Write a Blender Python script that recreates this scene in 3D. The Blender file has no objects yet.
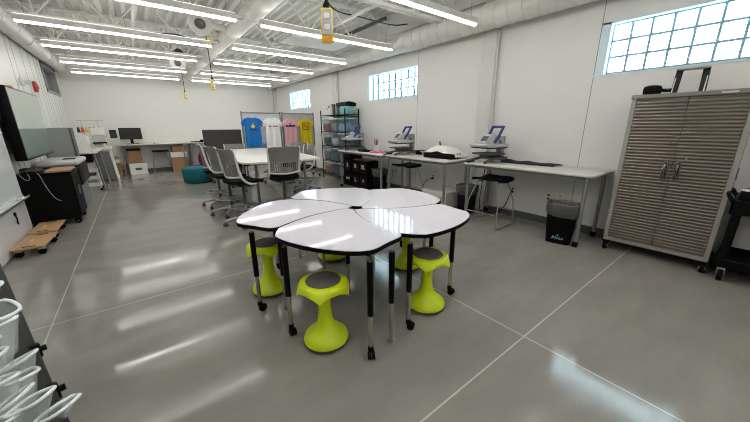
import bpy, bmesh, math, random
from mathutils import Vector, Matrix, Euler
random.seed(7)
PI = math.pi
scn = bpy.context.scene
COL = scn.collection
R = math.radians

# ------------------------------------------------------------------ materials
def lin(c):
    c = c / 255.0
    return c / 12.92 if c <= 0.04045 else ((c + 0.055) / 1.055) ** 2.4
def rgb(c): return (lin(c[0]), lin(c[1]), lin(c[2]), 1.0)
MATS = {}
def mat(name, c, rough=0.5, metal=0.0, var=0.06, scale=12.0, bump=0.0, bscale=60.0, coat=0.0, trans=0.0, alpha=1.0, ior=1.5, stretch=None, sheen=0.0):
    if name in MATS: return MATS[name]
    m = bpy.data.materials.new(name); m.use_nodes = True
    nt = m.node_tree; N = nt.nodes; L = nt.links
    b = N['Principled BSDF']
    b.inputs['Roughness'].default_value = rough
    b.inputs['Metallic'].default_value = metal
    b.inputs['Coat Weight'].default_value = coat
    b.inputs['Coat Roughness'].default_value = 0.08
    b.inputs['Transmission Weight'].default_value = trans
    b.inputs['Alpha'].default_value = alpha
    b.inputs['IOR'].default_value = ior
    b.inputs['Sheen Weight'].default_value = sheen
    tc = N.new('ShaderNodeTexCoord'); mp = N.new('ShaderNodeMapping')
    L.new(tc.outputs['Object'], mp.inputs['Vector'])
    if stretch: mp.inputs['Scale'].default_value = stretch
    n = N.new('ShaderNodeTexNoise'); n.inputs['Scale'].default_value = scale; n.inputs['Detail'].default_value = 4
    L.new(mp.outputs['Vector'], n.inputs['Vector'])
    base = rgb(c)
    rp = N.new('ShaderNodeMix'); rp.data_type = 'RGBA'
    lo = tuple(x * (1 - var) for x in base[:3]) + (1,); hi = tuple(min(1, x * (1 + var)) for x in base[:3]) + (1,)
    rp.inputs[6].default_value = lo; rp.inputs[7].default_value = hi
    L.new(n.outputs['Fac'], rp.inputs[0]); L.new(rp.outputs[2], b.inputs['Base Color'])
    if bump > 0:
        n2 = N.new('ShaderNodeTexNoise'); n2.inputs['Scale'].default_value = bscale; n2.inputs['Detail'].default_value = 2
        L.new(mp.outputs['Vector'], n2.inputs['Vector'])
        bp = N.new('ShaderNodeBump'); bp.inputs['Strength'].default_value = bump; bp.inputs['Distance'].default_value = 0.004
        L.new(n2.outputs['Fac'], bp.inputs['Height']); L.new(bp.outputs['Normal'], b.inputs['Normal'])
    MATS[name] = m
    return m
def emis(name, c, strength):
    if name in MATS: return MATS[name]
    m = bpy.data.materials.new(name); m.use_nodes = True
    nt = m.node_tree; b = nt.nodes['Principled BSDF']
    b.inputs['Base Color'].default_value = rgb(c)
    b.inputs['Emission Color'].default_value = rgb(c)
    b.inputs['Emission Strength'].default_value = strength
    MATS[name] = m
    return m
def line_mat(name, base, line, axis_lines, width, rough=0.5, var=0.03, nscale=3.0):
    """wall / floor paint with thin joint lines at given coordinates along given axes (object space = world)"""
    m = bpy.data.materials.new(name); m.use_nodes = True
    nt = m.node_tree; N = nt.nodes; L = nt.links; b = N['Principled BSDF']
    tc = N.new('ShaderNodeTexCoord'); sp = N.new('ShaderNodeSeparateXYZ'); L.new(tc.outputs['Object'], sp.inputs[0])
    n = N.new('ShaderNodeTexNoise'); n.inputs['Scale'].default_value = nscale; n.inputs['Detail'].default_value = 6
    L.new(tc.outputs['Object'], n.inputs['Vector'])
    mx = N.new('ShaderNodeMix'); mx.data_type = 'RGBA'
    bb = rgb(base)
    mx.inputs[6].default_value = tuple(x * (1 - var) for x in bb[:3]) + (1,); mx.inputs[7].default_value = tuple(min(1, x * (1 + var)) for x in bb[:3]) + (1,)
    L.new(n.outputs['Fac'], mx.inputs[0])
    acc = None
    for ax, v in axis_lines:
        s = N.new('ShaderNodeMath'); s.operation = 'SUBTRACT'; L.new(sp.outputs[ax], s.inputs[0]); s.inputs[1].default_value = v
        a = N.new('ShaderNodeMath'); a.operation = 'ABSOLUTE'; L.new(s.outputs[0], a.inputs[0])
        t = N.new('ShaderNodeMath'); t.operation = 'LESS_THAN'; L.new(a.outputs[0], t.inputs[0]); t.inputs[1].default_value = width
        if acc is None: acc = t
        else:
            k = N.new('ShaderNodeMath'); k.operation = 'MAXIMUM'; L.new(acc.outputs[0], k.inputs[0]); L.new(t.outputs[0], k.inputs[1]); acc = k
    out = mx.outputs[2]
    if acc is not None:
        m2 = N.new('ShaderNodeMix'); m2.data_type = 'RGBA'; L.new(acc.outputs[0], m2.inputs[0]); L.new(out, m2.inputs[6]); m2.inputs[7].default_value = rgb(line); out = m2.outputs[2]
    L.new(out, b.inputs['Base Color']); b.inputs['Roughness'].default_value = rough
    return m, b, N, L, tc, out

# ------------------------------------------------------------------ geometry
class G:
    def __init__(s): s.bm = bmesh.new()
    def box(s, c, d, rot=None, bev=0.0, seg=1):
        r = bmesh.ops.create_cube(s.bm, size=1.0); vs = r['verts']
        for v in vs: v.co = Vector((v.co.x * d[0], v.co.y * d[1], v.co.z * d[2]))
        if bev > 0:
            es = list({e for v in vs for e in v.link_edges})
            rr = bmesh.ops.bevel(s.bm, geom=es, offset=min(bev, min(d) * 0.45), segments=seg, affect='EDGES', profile=0.5)
            vs = list({v for f in rr['faces'] for v in f.verts} | {v for v in vs if v.is_valid})
        M = Matrix.Translation(Vector(c)) @ (Euler(rot).to_matrix().to_4x4() if rot else Matrix.Identity(4))
        bmesh.ops.transform(s.bm, matrix=M, verts=vs)
        return s
    def b2(s, lo, hi, bev=0.0, seg=1):
        return s.box([(a + b) / 2 for a, b in zip(lo, hi)], [abs(b - a) for a, b in zip(lo, hi)], None, bev, seg)
    def cyl(s, p0, p1, r0, r1=None, seg=16, caps=True):
        if r1 is None: r1 = r0
        p0 = Vector(p0); p1 = Vector(p1); d = p1 - p0
        q = d.to_track_quat('Z', 'Y').to_matrix()
        ra = []; rb = []
        for i in range(seg):
            a = 2 * PI * i / seg; u = Vector((math.cos(a), math.sin(a), 0))
            ra.append(s.bm.verts.new(p0 + q @ (u * r0))); rb.append(s.bm.verts.new(p1 + q @ (u * r1)))
        for i in range(seg):
            j = (i + 1) % seg; s.bm.faces.new((ra[i], ra[j], rb[j], rb[i]))
        if caps:
            s.bm.faces.new(ra[::-1]); s.bm.faces.new(rb)
        return s
    def tube(s, pts, r, seg=8, closed=False, smooth=0):
        P = [Vector(p) for p in pts]
        for _ in range(smooth):
            Q = []
            n = len(P)
            rng = range(n) if closed else range(n - 1)
            if not closed: Q.append(P[0])
            for i in rng:
                a, b = P[i], P[(i + 1) % n]
                Q.append(a * .75 + b * .25); Q.append(a * .25 + b * .75)
            if not closed: Q.append(P[-1])
            P = Q
        n = len(P); rings = []
        up = None
        for i in range(n):
            if closed: t = (P[(i + 1) % n] - P[i - 1])
            else: t = P[min(i + 1, n - 1)] - P[max(i - 1, 0)]
            if t.length < 1e-9: t = Vector((0, 0, 1))
            t.normalize()
            if up is None:
                up = Vector((0, 0, 1)) if abs(t.z) < 0.9 else Vector((1, 0, 0))
            x = up - t * up.dot(t)
            if x.length < 1e-6: x = t.orthogonal()
            x.normalize(); y = t.cross(x); up = x
            rr = r[min(len(r) - 1, int(round(i * (len(r) - 1) / max(1, n - 1))))] if isinstance(r, (list, tuple)) else r
            rings.append([s.bm.verts.new(P[i] + (x * math.cos(2 * PI * k / seg) + y * math.sin(2 * PI * k / seg)) * rr) for k in range(seg)])
        m = n if closed else n - 1
        for i in range(m):
            a, b = rings[i], rings[(i + 1) % n]
            for k in range(seg):
                l = (k + 1) % seg
                s.bm.faces.new((a[k], a[l], b[l], b[k]))
        if not closed:
            s.bm.faces.new(rings[0][::-1]); s.bm.faces.new(rings[-1])
        return s
    def lathe(s, prof, c=(0, 0, 0), seg=32, wob=None):
        c = Vector(c); rings = []
        for (r, z) in prof:
            if r < 1e-6: rings.append([s.bm.verts.new(c + Vector((0, 0, z)))])
            else:
                ring = []
                for i in range(seg):
                    a = 2 * PI * i / seg
                    rr, zz = (wob(r, z, a) if wob else (r, z))
                    ring.append(s.bm.verts.new(c + Vector((rr * math.cos(a), rr * math.sin(a), zz))))
                rings.append(ring)
        for a, b in zip(rings, rings[1:]):
            for i in range(seg):
                j = (i + 1) % seg
                if len(a) == 1 and len(b) == 1: continue
                if len(a) == 1: s.bm.faces.new((a[0], b[j], b[i]))
                elif len(b) == 1: s.bm.faces.new((a[i], a[j], b[0]))
                else: s.bm.faces.new((a[i], a[j], b[j], b[i]))
        return s
    def prism(s, poly, z0, z1, bev=0.0):
        a = [s.bm.verts.new((x, y, z0)) for x, y in poly]; b = [s.bm.verts.new((x, y, z1)) for x, y in poly]
        n = len(poly)
        fs = [s.bm.faces.new(a[::-1]), s.bm.faces.new(b)]
        for i in range(n): fs.append(s.bm.faces.new((a[i], a[(i + 1) % n], b[(i + 1) % n], b[i])))
        if bev: bmesh.ops.bevel(s.bm, geom=[e for e in fs[1].edges] + [e for e in fs[0].edges], offset=bev, segments=2, affect='EDGES', profile=.5)
        return s
    def sheet(s, rows, th=0.004, skip=None, normal=None):
        """rows: grid of points; makes a closed thin slab, thickness th along normal; skip(i,j) leaves holes"""
        n, m = len(rows), len(rows[0])
        P = [[Vector(p) for p in r] for r in rows]
        Nn = [[None] * m for _ in range(n)]
        for i in range(n):
            for j in range(m):
                if normal: Nn[i][j] = Vector(normal); continue
                du = P[i][min(j + 1, m - 1)] - P[i][max(j - 1, 0)]; dv = P[min(i + 1, n - 1)][j] - P[max(i - 1, 0)][j]
                k = du.cross(dv); Nn[i][j] = k.normalized() if k.length > 1e-12 else Vector((0, 0, 1))
        A = [[s.bm.verts.new(P[i][j] + Nn[i][j] * th / 2) for j in range(m)] for i in range(n)]
        B = [[s.bm.verts.new(P[i][j] - Nn[i][j] * th / 2) for j in range(m)] for i in range(n)]
        ok = lambda i, j: 0 <= i < n - 1 and 0 <= j < m - 1 and not (skip and skip(i, j))
        for i in range(n - 1):
            for j in range(m - 1):
                if not ok(i, j): continue
                s.bm.faces.new((A[i][j], A[i][j + 1], A[i + 1][j + 1], A[i + 1][j]))
                s.bm.faces.new((B[i][j], B[i + 1][j], B[i + 1][j + 1], B[i][j + 1]))
                for (di, dj, e0, e1) in ((-1, 0, (0, 0), (0, 1)), (1, 0, (1, 1), (1, 0)), (0, -1, (1, 0), (0, 0)), (0, 1, (0, 1), (1, 1))):
                    if not ok(i + di, j + dj):
                        a = (i + e0[0], j + e0[1]); b = (i + e1[0], j + e1[1])
                        try: s.bm.faces.new((A[a[0]][a[1]], B[a[0]][a[1]], B[b[0]][b[1]], A[b[0]][b[1]]))
                        except ValueError: pass
        return s
    def sphere(s, c, r, u=16, v=10, sc=(1, 1, 1)):
        rr = bmesh.ops.create_uvsphere(s.bm, u_segments=u, v_segments=v, radius=r)
        for vv in rr['verts']: vv.co = Vector((vv.co.x * sc[0] + c[0], vv.co.y * sc[1] + c[1], vv.co.z * sc[2] + c[2]))
        return s
    def build(s, name, m, parent=None, smooth=40, loc=None, rot=None):
        bm = s.bm
        loose = [v for v in bm.verts if not v.link_faces]
        if loose: bmesh.ops.delete(bm, geom=loose, context='VERTS')
        bmesh.ops.recalc_face_normals(bm, faces=bm.faces)
        for f in bm.faces: f.smooth = smooth > 0
        if smooth > 0:
            for e in bm.edges:
                if len(e.link_faces) == 2: e.smooth = e.calc_face_angle(0) < R(smooth)
        me = bpy.data.meshes.new(name); bm.to_mesh(me); bm.free()
        me.materials.append(m)
        o = bpy.data.objects.new(name, me); COL.objects.link(o)
        if parent: o.parent = parent
        if loc: o.location = loc
        if rot: o.rotation_euler = rot
        return o

def thing(name, label, cat, loc=(0, 0, 0), rz=0, group=None):
    o = bpy.data.objects.new(name, None); COL.objects.link(o); o.location = loc; o.rotation_euler = (0, 0, rz)
    o.empty_display_size = 0.1
    return tag(o, label, cat, group)
def tag(o, label, cat, group=None):
    o['label'] = label; o['category'] = cat
    if group: o['group'] = group
    return o
def struct(o): o['kind'] = 'structure'; return o
def dup(root, loc, rz, label, group=None):
    r = root.copy(); COL.objects.link(r); r.location = loc; r.rotation_euler = (0, 0, rz); r['label'] = label
    if group: r['group'] = group
    for ch in list(root.children):
        c = ch.copy(); COL.objects.link(c); c.parent = r
        for g in list(ch.children):
            d = g.copy(); COL.objects.link(d); d.parent = c
    return r
def text_part(name, s, size, m, parent, loc, rot, ext=0.002):
    cu = bpy.data.curves.new(name, 'FONT'); cu.body = s; cu.size = size; cu.align_x = 'CENTER'; cu.align_y = 'CENTER'; cu.extrude = ext; cu.offset = size * .02
    t = bpy.data.objects.new(name, cu); COL.objects.link(t)
    dg = bpy.context.evaluated_depsgraph_get(); me = bpy.data.meshes.new_from_object(t.evaluated_get(dg))
    COL.objects.unlink(t); bpy.data.objects.remove(t)
    me.materials.clear(); me.materials.append(m)
    o = bpy.data.objects.new(name, me); COL.objects.link(o); o.parent = parent; o.location = loc; o.rotation_euler = rot
    return o

# palette
WHITE = mat('white_paint', (226, 225, 220), .45, var=.03)
CEIL = mat('ceiling_paint', (222, 222, 216), .6, var=.04)
DUCT = mat('duct_paint', (224, 223, 216), .45, var=.04)
BLACK = mat('black_plastic', (9, 9, 10), .5, var=.15, ior=1.2)
BLACKM = mat('black_metal', (9, 9, 10), .42, var=.12, ior=1.2)
RUBBER = mat('black_rubber', (9, 9, 10), .7, var=.1, ior=1.2)
CHROME = mat('chrome_steel', (190, 190, 190), .22, 1.0, var=.05)
SILVER = mat('silver_metal', (150, 152, 154), .38, .7, var=.05)
GREYM = mat('grey_metal', (128, 129, 130), .45, .35, var=.05)
DGREY = mat('dark_grey_plastic', (70, 70, 71), .5, var=.08)
LGREY = mat('light_grey_plastic', (188, 188, 186), .45, var=.04)
GREYF = mat('grey_plastic', (112, 111, 107), .55, var=.05)
LAMIN = mat('warm_white_laminate', (206, 204, 196), .35, var=.03)
PETAL = mat('white_gloss_laminate', (212, 210, 218), .05, var=.012, ior=1.19)
LIME = mat('lime_plastic', (196, 214, 2), .38, var=.04)
CUSH = mat('grey_cushion', (86, 82, 80), .85, var=.12, scale=90, bump=.3)
WOOD = mat('plywood', (176, 138, 98), .55, var=.22, scale=5, stretch=(1, 9, 9))
CARD = mat('cardboard', (158, 120, 84), .8, var=.1)
WPAPER = mat('white_paper', (226, 225, 221), .7, var=.03)
NAVY = mat('navy_fabric', (26, 30, 48), .9, var=.2, scale=40)
BLUE = mat('blue_paint', (24, 52, 122), .4, var=.06)
YELLOW = mat('yellow_plastic', (235, 198, 20), .4, var=.05)
TEAL = mat('teal_fabric', (12, 98, 112), .9, var=.1, scale=120, bump=.3)
PINK = mat('pink_fabric', (222, 130, 160), .9, var=.1)
PURPLE = mat('magenta_fabric', (140, 20, 105), .8, var=.15)
LINER = mat('clear_liner_film', (112, 112, 114), .3, var=.35, scale=25, alpha=.5, bump=.8, bscale=40)
CLEAR = mat('clear_plastic_film', (240, 246, 248), .1, var=.1, alpha=.27, bump=.5, bscale=25)
BINCL = mat('clear_bin_plastic', (150, 165, 172), .2, var=.2, alpha=.2)
SEATB = mat('black_seat_fabric', (15, 15, 16), .85, var=.2, scale=80, ior=1.2)
FABDG = mat('charcoal_fabric', (62, 61, 62), .9, var=.1, scale=150, bump=.3)

# ------------------------------------------------------------------ room
XL, XR, YB, YF, ZC = -1.57, 5.05, 13.7, -4.0, 3.95
fm, fb, N, L, tc, out = line_mat('polished_concrete', (139, 136, 129), (190, 186, 175),
    [(0, -0.80), (0, 2.08), (0, 4.96), (1, 0.854), (1, 3.296), (1, -1.6)], 0.0052, .16, .10, 1.1)
n3 = N.new('ShaderNodeTexNoise'); n3.inputs['Scale'].default_value = 160; n3.inputs['Detail'].default_value = 3; L.new(tc.outputs['Object'], n3.inputs['Vector'])
mp3 = N.new('ShaderNodeMapping'); mp3.inputs['Scale'].default_value = (.8, 2.2, 1); L.new(tc.outputs['Object'], mp3.inputs['Vector'])
n4 = N.new('ShaderNodeTexNoise'); n4.inputs['Scale'].default_value = 1.6; n4.inputs['Detail'].default_value = 8; n4.inputs['Roughness'].default_value = .65; L.new(mp3.outputs['Vector'], n4.inputs['Vector'])
ad = N.new('ShaderNodeMath'); ad.operation = 'ADD'; L.new(n3.outputs['Fac'], ad.inputs[0]); L.new(n4.outputs['Fac'], ad.inputs[1])
mr = N.new('ShaderNodeMapRange'); mr.inputs['From Min'].default_value = .6; mr.inputs['From Max'].default_value = 1.4; mr.inputs['To Min'].default_value = .72; mr.inputs['To Max'].default_value = 1.18
L.new(ad.outputs[0], mr.inputs['Value'])
vm = N.new('ShaderNodeVectorMath'); vm.operation = 'SCALE'; L.new(out, vm.inputs[0]); L.new(mr.outputs[0], vm.inputs['Scale']); L.new(vm.outputs[0], fb.inputs['Base Color'])
mr2 = N.new('ShaderNodeMapRange'); mr2.inputs['From Min'].default_value = .35; mr2.inputs['From Max'].default_value = .7; mr2.inputs['To Min'].default_value = .05; mr2.inputs['To Max'].default_value = .20
L.new(n4.outputs['Fac'], mr2.inputs['Value']); L.new(mr2.outputs[0], fb.inputs['Roughness']); fb.inputs['IOR'].default_value = 1.30
struct(G().b2((XL - .2, YF - .2, -.1), (XR + .3, YB + .2, 0)).build('floor', fm))

# windows in the right wall
ZW0, ZW1 = 2.18, 2.80
WINS = [(0.03, 1.685), (5.02, 6.87), (10.22, 12.05)]
wm = line_mat('right_wall_paint', (221, 220, 217), (120, 120, 118), [(1, 1.69), (1, 5.0), (1, 10.2), (1, -1.6)], 0.004, .55)[0]
g = G()
ys = [YF - .2] + [v for w in WINS for v in w] + [YB + .2]
g.b2((XR, YF - .2, 0), (XR + .3, YB + .2, ZW0)); g.b2((XR, YF - .2, ZW1), (XR + .3, YB + .2, ZC + .1))
for i in range(0, len(ys), 2): g.b2((XR, ys[i], ZW0), (XR + .3, ys[i + 1], ZW1))
struct(g.build('wall_right', wm, smooth=0))
wmb = line_mat('back_wall_paint', (226, 224, 218), (200, 198, 190), [], .003, .6)[0]
struct(G().b2((XL - .2, YB, 0), (XR + .3, YB + .2, ZC + .1)).build('wall_back', wmb, smooth=0))
struct(G().b2((XL - .2, YF - .2, 0), (XR + .3, YF, ZC + .1)).build('wall_front', wmb, smooth=0))
LW = (11.62, 13.45, 2.44, 3.16)
grooves = [(1, v) for v in (6.6, 7.45, 7.75, 8.9, 9.25, 9.9, 10.5, 11.0, 11.3, 11.6, 11.85, 12.3, 12.6, 12.9, 13.2)]
wml = line_mat('left_wall_paint', (222, 221, 215), (112, 112, 110), grooves, 0.017, .45)[0]
g = G(); g.b2((XL - .2, YF - .2, 0), (XL, LW[0], ZC + .1)); g.b2((XL - .2, LW[1], 0), (XL, YB + .2, ZC + .1))
g.b2((XL - .2, LW[0], 0), (XL, LW[1], LW[2])); g.b2((XL - .2, LW[0], LW[3]), (XL, LW[1], ZC + .1))
struct(g.build('wall_left', wml, smooth=0))
# interior window of the left wall
w4 = struct(thing('window_4', 'small dark framed interior window high on the left wall', 'window')); del w4['category']
g = G(); t = .07
g.b2((XL - .14, LW[0], LW[2]), (XL + .02, LW[1], LW[2] + t)); g.b2((XL - .14, LW[0], LW[3] - t), (XL + .02, LW[1], LW[3]))
g.b2((XL - .14, LW[0], LW[2]), (XL + .02, LW[0] + t, LW[3])); g.b2((XL - .14, LW[1] - t, LW[2]), (XL + .02, LW[1], LW[3]))
g.build('window_frame', mat('window_frame_grey', (150, 150, 148), .4), w4, 0)
G().b2((XL - .1, LW[0] + t, LW[2] + t), (XL - .085, LW[1] - t, LW[3] - t)).build('window_pane', mat('dark_pane_glass', (92, 100, 104), .06, coat=.5), w4, 0)
# glass block windows
blockm = mat('glass_block', (236, 248, 252), .22, trans=1.0, ior=1.12, var=.01, bump=.6, bscale=55)
mort = mat('block_mortar', (140, 176, 196), .5)
jamb = mat('window_reveal_paint', (206, 228, 236), .5)
for k, (y0, y1) in enumerate(WINS):
    w = struct(thing('window_%d' % (k + 1), ['large glass block window above the steel cabinet', 'glass block window in the middle of the right wall', 'farthest glass block window above the shirt boards'][k], 'window')); del w['category']
    n = 8; a0, a1 = y0 + .0, y1 - .10; x0 = XR + .10; x1 = XR + .18; hz = (ZW1 - ZW0 - .04) / 3; z0 = ZW0 + .02; dy = (a1 - a0) / n; mt = .012
    g = G()
    for i in range(n):
        for j in range(3):
            g.b2((x0 + .006, a0 + i * dy + mt, z0 + j * hz + mt), (x1 - .006, a0 + (i + 1) * dy - mt, z0 + (j + 1) * hz - mt), .012, 2)
    g.build('glass_blocks', blockm, w)
    g = G()
    for i in range(n + 1): g.b2((x0, a0 + i * dy - mt, z0), (x1, a0 + i * dy + mt, z0 + 3 * hz))
    for j in range(4): g.b2((x0 + .001, a0, z0 + j * hz - mt), (x1 - .001, a1, z0 + j * hz + mt))
    g.build('mortar_joints', mort, w, 0)
    g = G(); g.b2((XR - .01, y0 - .015, ZW0 - .02), (XR + .2, y1 + .015, ZW0)); g.b2((XR + .0, y0, ZW1 - .02), (XR + .2, y1, ZW1)); g.b2((XR, a1, ZW0), (XR + .2, y1, ZW1)); g.b2((XR, y0, ZW0), (XR + .1, y0 + .008, ZW1))
    g.build('window_sill', jamb, w, 0)
# baseboards
BASE = mat('grey_vinyl_base', (82, 84, 84), .5)
struct(G().b2((XR - .012, YF, 0), (XR, YB, .11), .003).build('baseboard_right', BASE, smooth=0))
struct(G().b2((XL, YB - .012, 0), (XR, YB, .11), .003).build('baseboard_back', BASE, smooth=0))
struct(G().b2((XL, YF, 0), (XL + .012, YB, .11), .003).build('baseboard_left', BASE, smooth=0))
# columns on the right wall and in the corner
for i, y in enumerate((3.28, 8.43, 13.5)):
    g = G(); g.b2((XR - .075, y - .13, 0), (XR, y + .13, ZC), .004)
    g.b2((XR - .055, y - .165, 0), (XR - .04, y - .13, ZC)); g.b2((XR - .04, y - .15, 0), (XR, y - .13, ZC))
    struct(g.build('trim_%d' % (i + 1), mat('column_paint', (205, 205, 201), .5), smooth=0))
struct(G().b2((XR - .06, YF, 3.52), (XR, YB, 3.64)).build('trim_4', CEIL, smooth=0))
# corrugated roof deck: ribs run along Y
g = G(); prof = []
x = XL - .2
while x < XR + .3:
    prof += [(x, 0), (x + .075, 0), (x + .105, .075), (x + .17, .075)]; x += .20
rows = []
rows.append([(px, YF - .2, ZC + pz) for px, pz in prof]); rows.append([(px, YB + .2, ZC + pz) for px, pz in prof])
g.sheet(rows, .01, normal=(0, 0, 1))
struct(g.build('ceiling', CEIL, smooth=0))
struct(G().b2((XL - .2, YF - .2, ZC + .12), (XR + .3, YB + .2, ZC + .3)).build('trim_roof', CEIL, smooth=0))
# open web joists along X
for i, y in enumerate((-1.9, .1, 2.1, 4.1, 6.0, 7.85, 9.65, 11.45, 13.1)):
    g = G(); zb, zt = 3.32, 3.90
    for dy in (-.035, .035):
        g.box(((XL + XR) / 2, y + dy, zb), (XR - XL, .05, .045)); g.box(((XL + XR) / 2, y + dy, zt), (XR - XL, .05, .05))
    p = 1.0; x = XL + .1; 
    while x < XR - .3:
        g.cyl((x, y, zt), (x + p / 2, y, zb), .017, seg=6); g.cyl((x + p / 2, y, zb), (x + p, y, zt), .017, seg=6); g.cyl((x + p / 2, y, zb), (x + p / 2, y, zt), .012, seg=6)
        x += p
    struct(g.build('trim_joist' if i == 0 else 'trim_joist', CEIL))
# cross bridging
g = G(); g.b2((.3, YF, 3.34), (.34, YB, 3.38)); g.b2((3.3, YF, 3.34), (3.34, YB, 3.38)); struct(g.build('trim_bridging', CEIL, smooth=0))

# ducts
def ribbed(g, x, z, r, y0, y1, step=.35, seg=24):
    g.cyl((x, y0, z), (x, y1, z), r, seg=seg)
    y = y0 + step
    while y < y1:
        g.cyl((x, y - .012, z), (x, y + .012, z), r + .008, seg=seg); y += step
g = G(); ribbed(g, 1.92, 3.385, .145, YF, YB, 1.4); tag(g.build('round_duct', DUCT), 'white round air duct running down the middle of the ceiling', 'duct')
g = G(); ribbed(g, -1.425, 3.28, .15, YF, YB, .9); tag(g.build('round_duct', DUCT), 'white round air duct along the top of the left wall', 'duct')
dct = thing('round_duct', 'white round air duct with a fat near section along the right wall top', 'duct', (4.80, 0, 3.21))
g = G(); ribbed(g, 0, 0, .185, YF, 5.2, .22, 28); g.build('wide_section', DUCT, dct)
g = G(); ribbed(g, .03, -.02, .145, 5.2, YB, .5, 24); g.build('narrow_section', DUCT, dct)

# linear lights
LAMP = emis('lamp_diffuser', (255, 252, 248), 13.5)
FILL_GLOW = emis('added_fill_glow', (255, 251, 247), 3.5)
def light(x0, x1, y, label, group='linear ceiling lights'):
    t = thing('linear_light', label, 'ceiling light', ((x0 + x1) / 2, y, 3.0), 0, group)
    h = (x1 - x0) / 2
    G().b2((-h, -.04, .03), (h, .04, .11), .004).build('housing', WHITE, t, 0)
    for s in (-1, 1):
        a, b = (-h + .01, -.008) if s < 0 else (.008, h - .01)
        G().b2((a, -.028, .008), (b, .028, .03), .004).build('diffuser', LAMP, t, 0)
    G().b2((-h + .02, -.03, .1101), (h - .02, .03, .113)).build('added_fill_strip', FILL_GLOW, t, 0)  # glowing strip added on the housing top to brighten ceiling and room
    for s in (-1, 0, 1):
        G().cyl((s * h * .9, 0, .11), (s * h * .9, 0, .34 if abs(s) else .34), .003, seg=6).build('hanger_wire', GREYM, t)
YS_L = [(-2.2, 'behind'), (-.4, 'b2'), (1.4, 'b3'), (3.25, 'b4'), (5.13, ''), (6.96, ''), (8.64, ''), (10.5, ''), (12.2, '')]
ordl = ['seventh', 'sixth', 'fifth beyond the frame', 'fourth beyond the frame', 'nearest', 'second nearest', 'third nearest', 'fourth nearest', 'farthest']
for i, (y, _) in enumerate(YS_L):
    lab = ('white linear light left of the middle duct, %s row in the photo' % ordl[i]) if i > 3 else 'white linear light over the near floor, left of the middle duct, outside the photo'
    light(-1.08, 1.45, y, lab)
YS_R = [-2.2, -.4, 1.4, 3.18, 5.15, 6.88, 8.65, 10.45, 12.2]
ordr = ['', '', '', 'nearest the camera, cut by the top edge', 'second nearest, behind the yellow power box', 'third nearest', 'fourth nearest', 'fifth nearest', 'farthest']
for i, y in enumerate(YS_R):
    lab = ('white linear light right of the middle duct, %s' % ordr[i]) if i > 2 else 'white linear light over the near floor, right of the middle duct, outside the photo'
    light(1.80, 4.42, y, lab)

# round diffusers on branch ducts
for i, (x, y, z) in enumerate(((1.27, 6.75, 3.33), (1.30, 10.7, 3.27))):
    t = thing('round_diffuser', ['large round white diffuser near the middle duct, the closer one', 'round white diffuser near the middle duct, the farther one'][i], 'diffuser', (x, y, z), 0, 'round ceiling diffusers')
    SC = .7; q = Vector((-.25, -.85, -.5)).to_track_quat('Z', 'Y').to_euler()
    g = G(); g.lathe([(.12, -.02), (.135, .03), (.27, .03), (.285, .01), (.28, -.04), (.2, -.14), (.12, -.2), (.0, -.2)], seg=36); [setattr(v, 'co', v.co * SC) for v in g.bm.verts]; o = g.build('diffuser_ring', WHITE, t, rot=q)
    g = G(); g.lathe([(0, .035), (.05, .03), (.12, .0), (.12, -.03), (0, -.03)], seg=28)
    [setattr(v, 'co', v.co * SC) for v in g.bm.verts]; g.build('diffuser_core', mat('louvre_grey', (112, 108, 100), .6), t, rot=q)
    G().tube([(.02, .1, .05), (.1, .26, .12), (.3, .34, .09), (.52, .36, .07)], .06, 12, smooth=2).build('neck', DUCT, t)
# hanging flat panel
t = thing('ceiling_panel', 'flat white perforated panel hung under the roof right of the middle duct', 'panel', (3.2, 6.1, 3.14))
G().b2((-.62, -.32, 0), (.62, .32, .035), .004).build('panel', mat('panel_white', (205, 206, 203), .6), t, 0)
for sx in (-.5, .5):
    for sy in (-.25, .25): G().cyl((sx, sy, .03), (sx, sy, .2), .004, seg=6).build('hanger_wire', GREYM, t)
# cord drops
def cord_drop(x, y, z, label, rz, tagy=False):
    t = thing('power_drop', label, 'power outlet', (x, y, z), rz, 'hanging power drops')
    G().b2((-.04, -.028, -.10), (.04, .028, .10), .008, 2).build('outlet_box', YELLOW, t)
    pl = G().b2((-.033, -.034, -.062), (.033, -.026, .09), .003).build('outlet_plate', mat('outlet_steel', (165, 162, 158), .35, .6), t)
    g = G()
    for dz in (.05, -.015): g.box((0, -.036, dz), (.036, .006, .034), None, .003)
    g.build('receptacle', WHITE, pl)
    G().box((0, -.03, -.083), (.06, .006, .02)).build('warning_label', mat('label_orange', (226, 150, 10), .5), t)
    G().lathe([(.0, .10), (.024, .10), (.02, .125), (.012, .14), (0, .14)], seg=12).build('cord_grip', BLACK, t)
    G().tube([(0, 0, .13), (.006, 0, .4), (-.004, 0, .7), (0, 0, 3.55 - z)], .008, 8, smooth=2).build('cord', BLACK, t)
    G().cyl((0, -.05, 3.55 - z), (0, .05, 3.55 - z), .11, seg=20).build('cord_reel', DGREY, t)
    if tagy: G().box((.03, -.03, 3.12 - z), (.09, .02, .16), (0, .1, .0), .006).build('reel_tag', YELLOW, t)
cord_drop(1.133, 1.979, 2.187, 'yellow hanging power box nearest the camera', R(-30))
cord_drop(1.404, 7.075, 2.348, 'yellow hanging power box below the yellow tag near the middle duct', R(25), True)
cord_drop(1.37, 10.8, 2.42, 'farthest small yellow hanging power box before the back wall', R(10))
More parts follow.
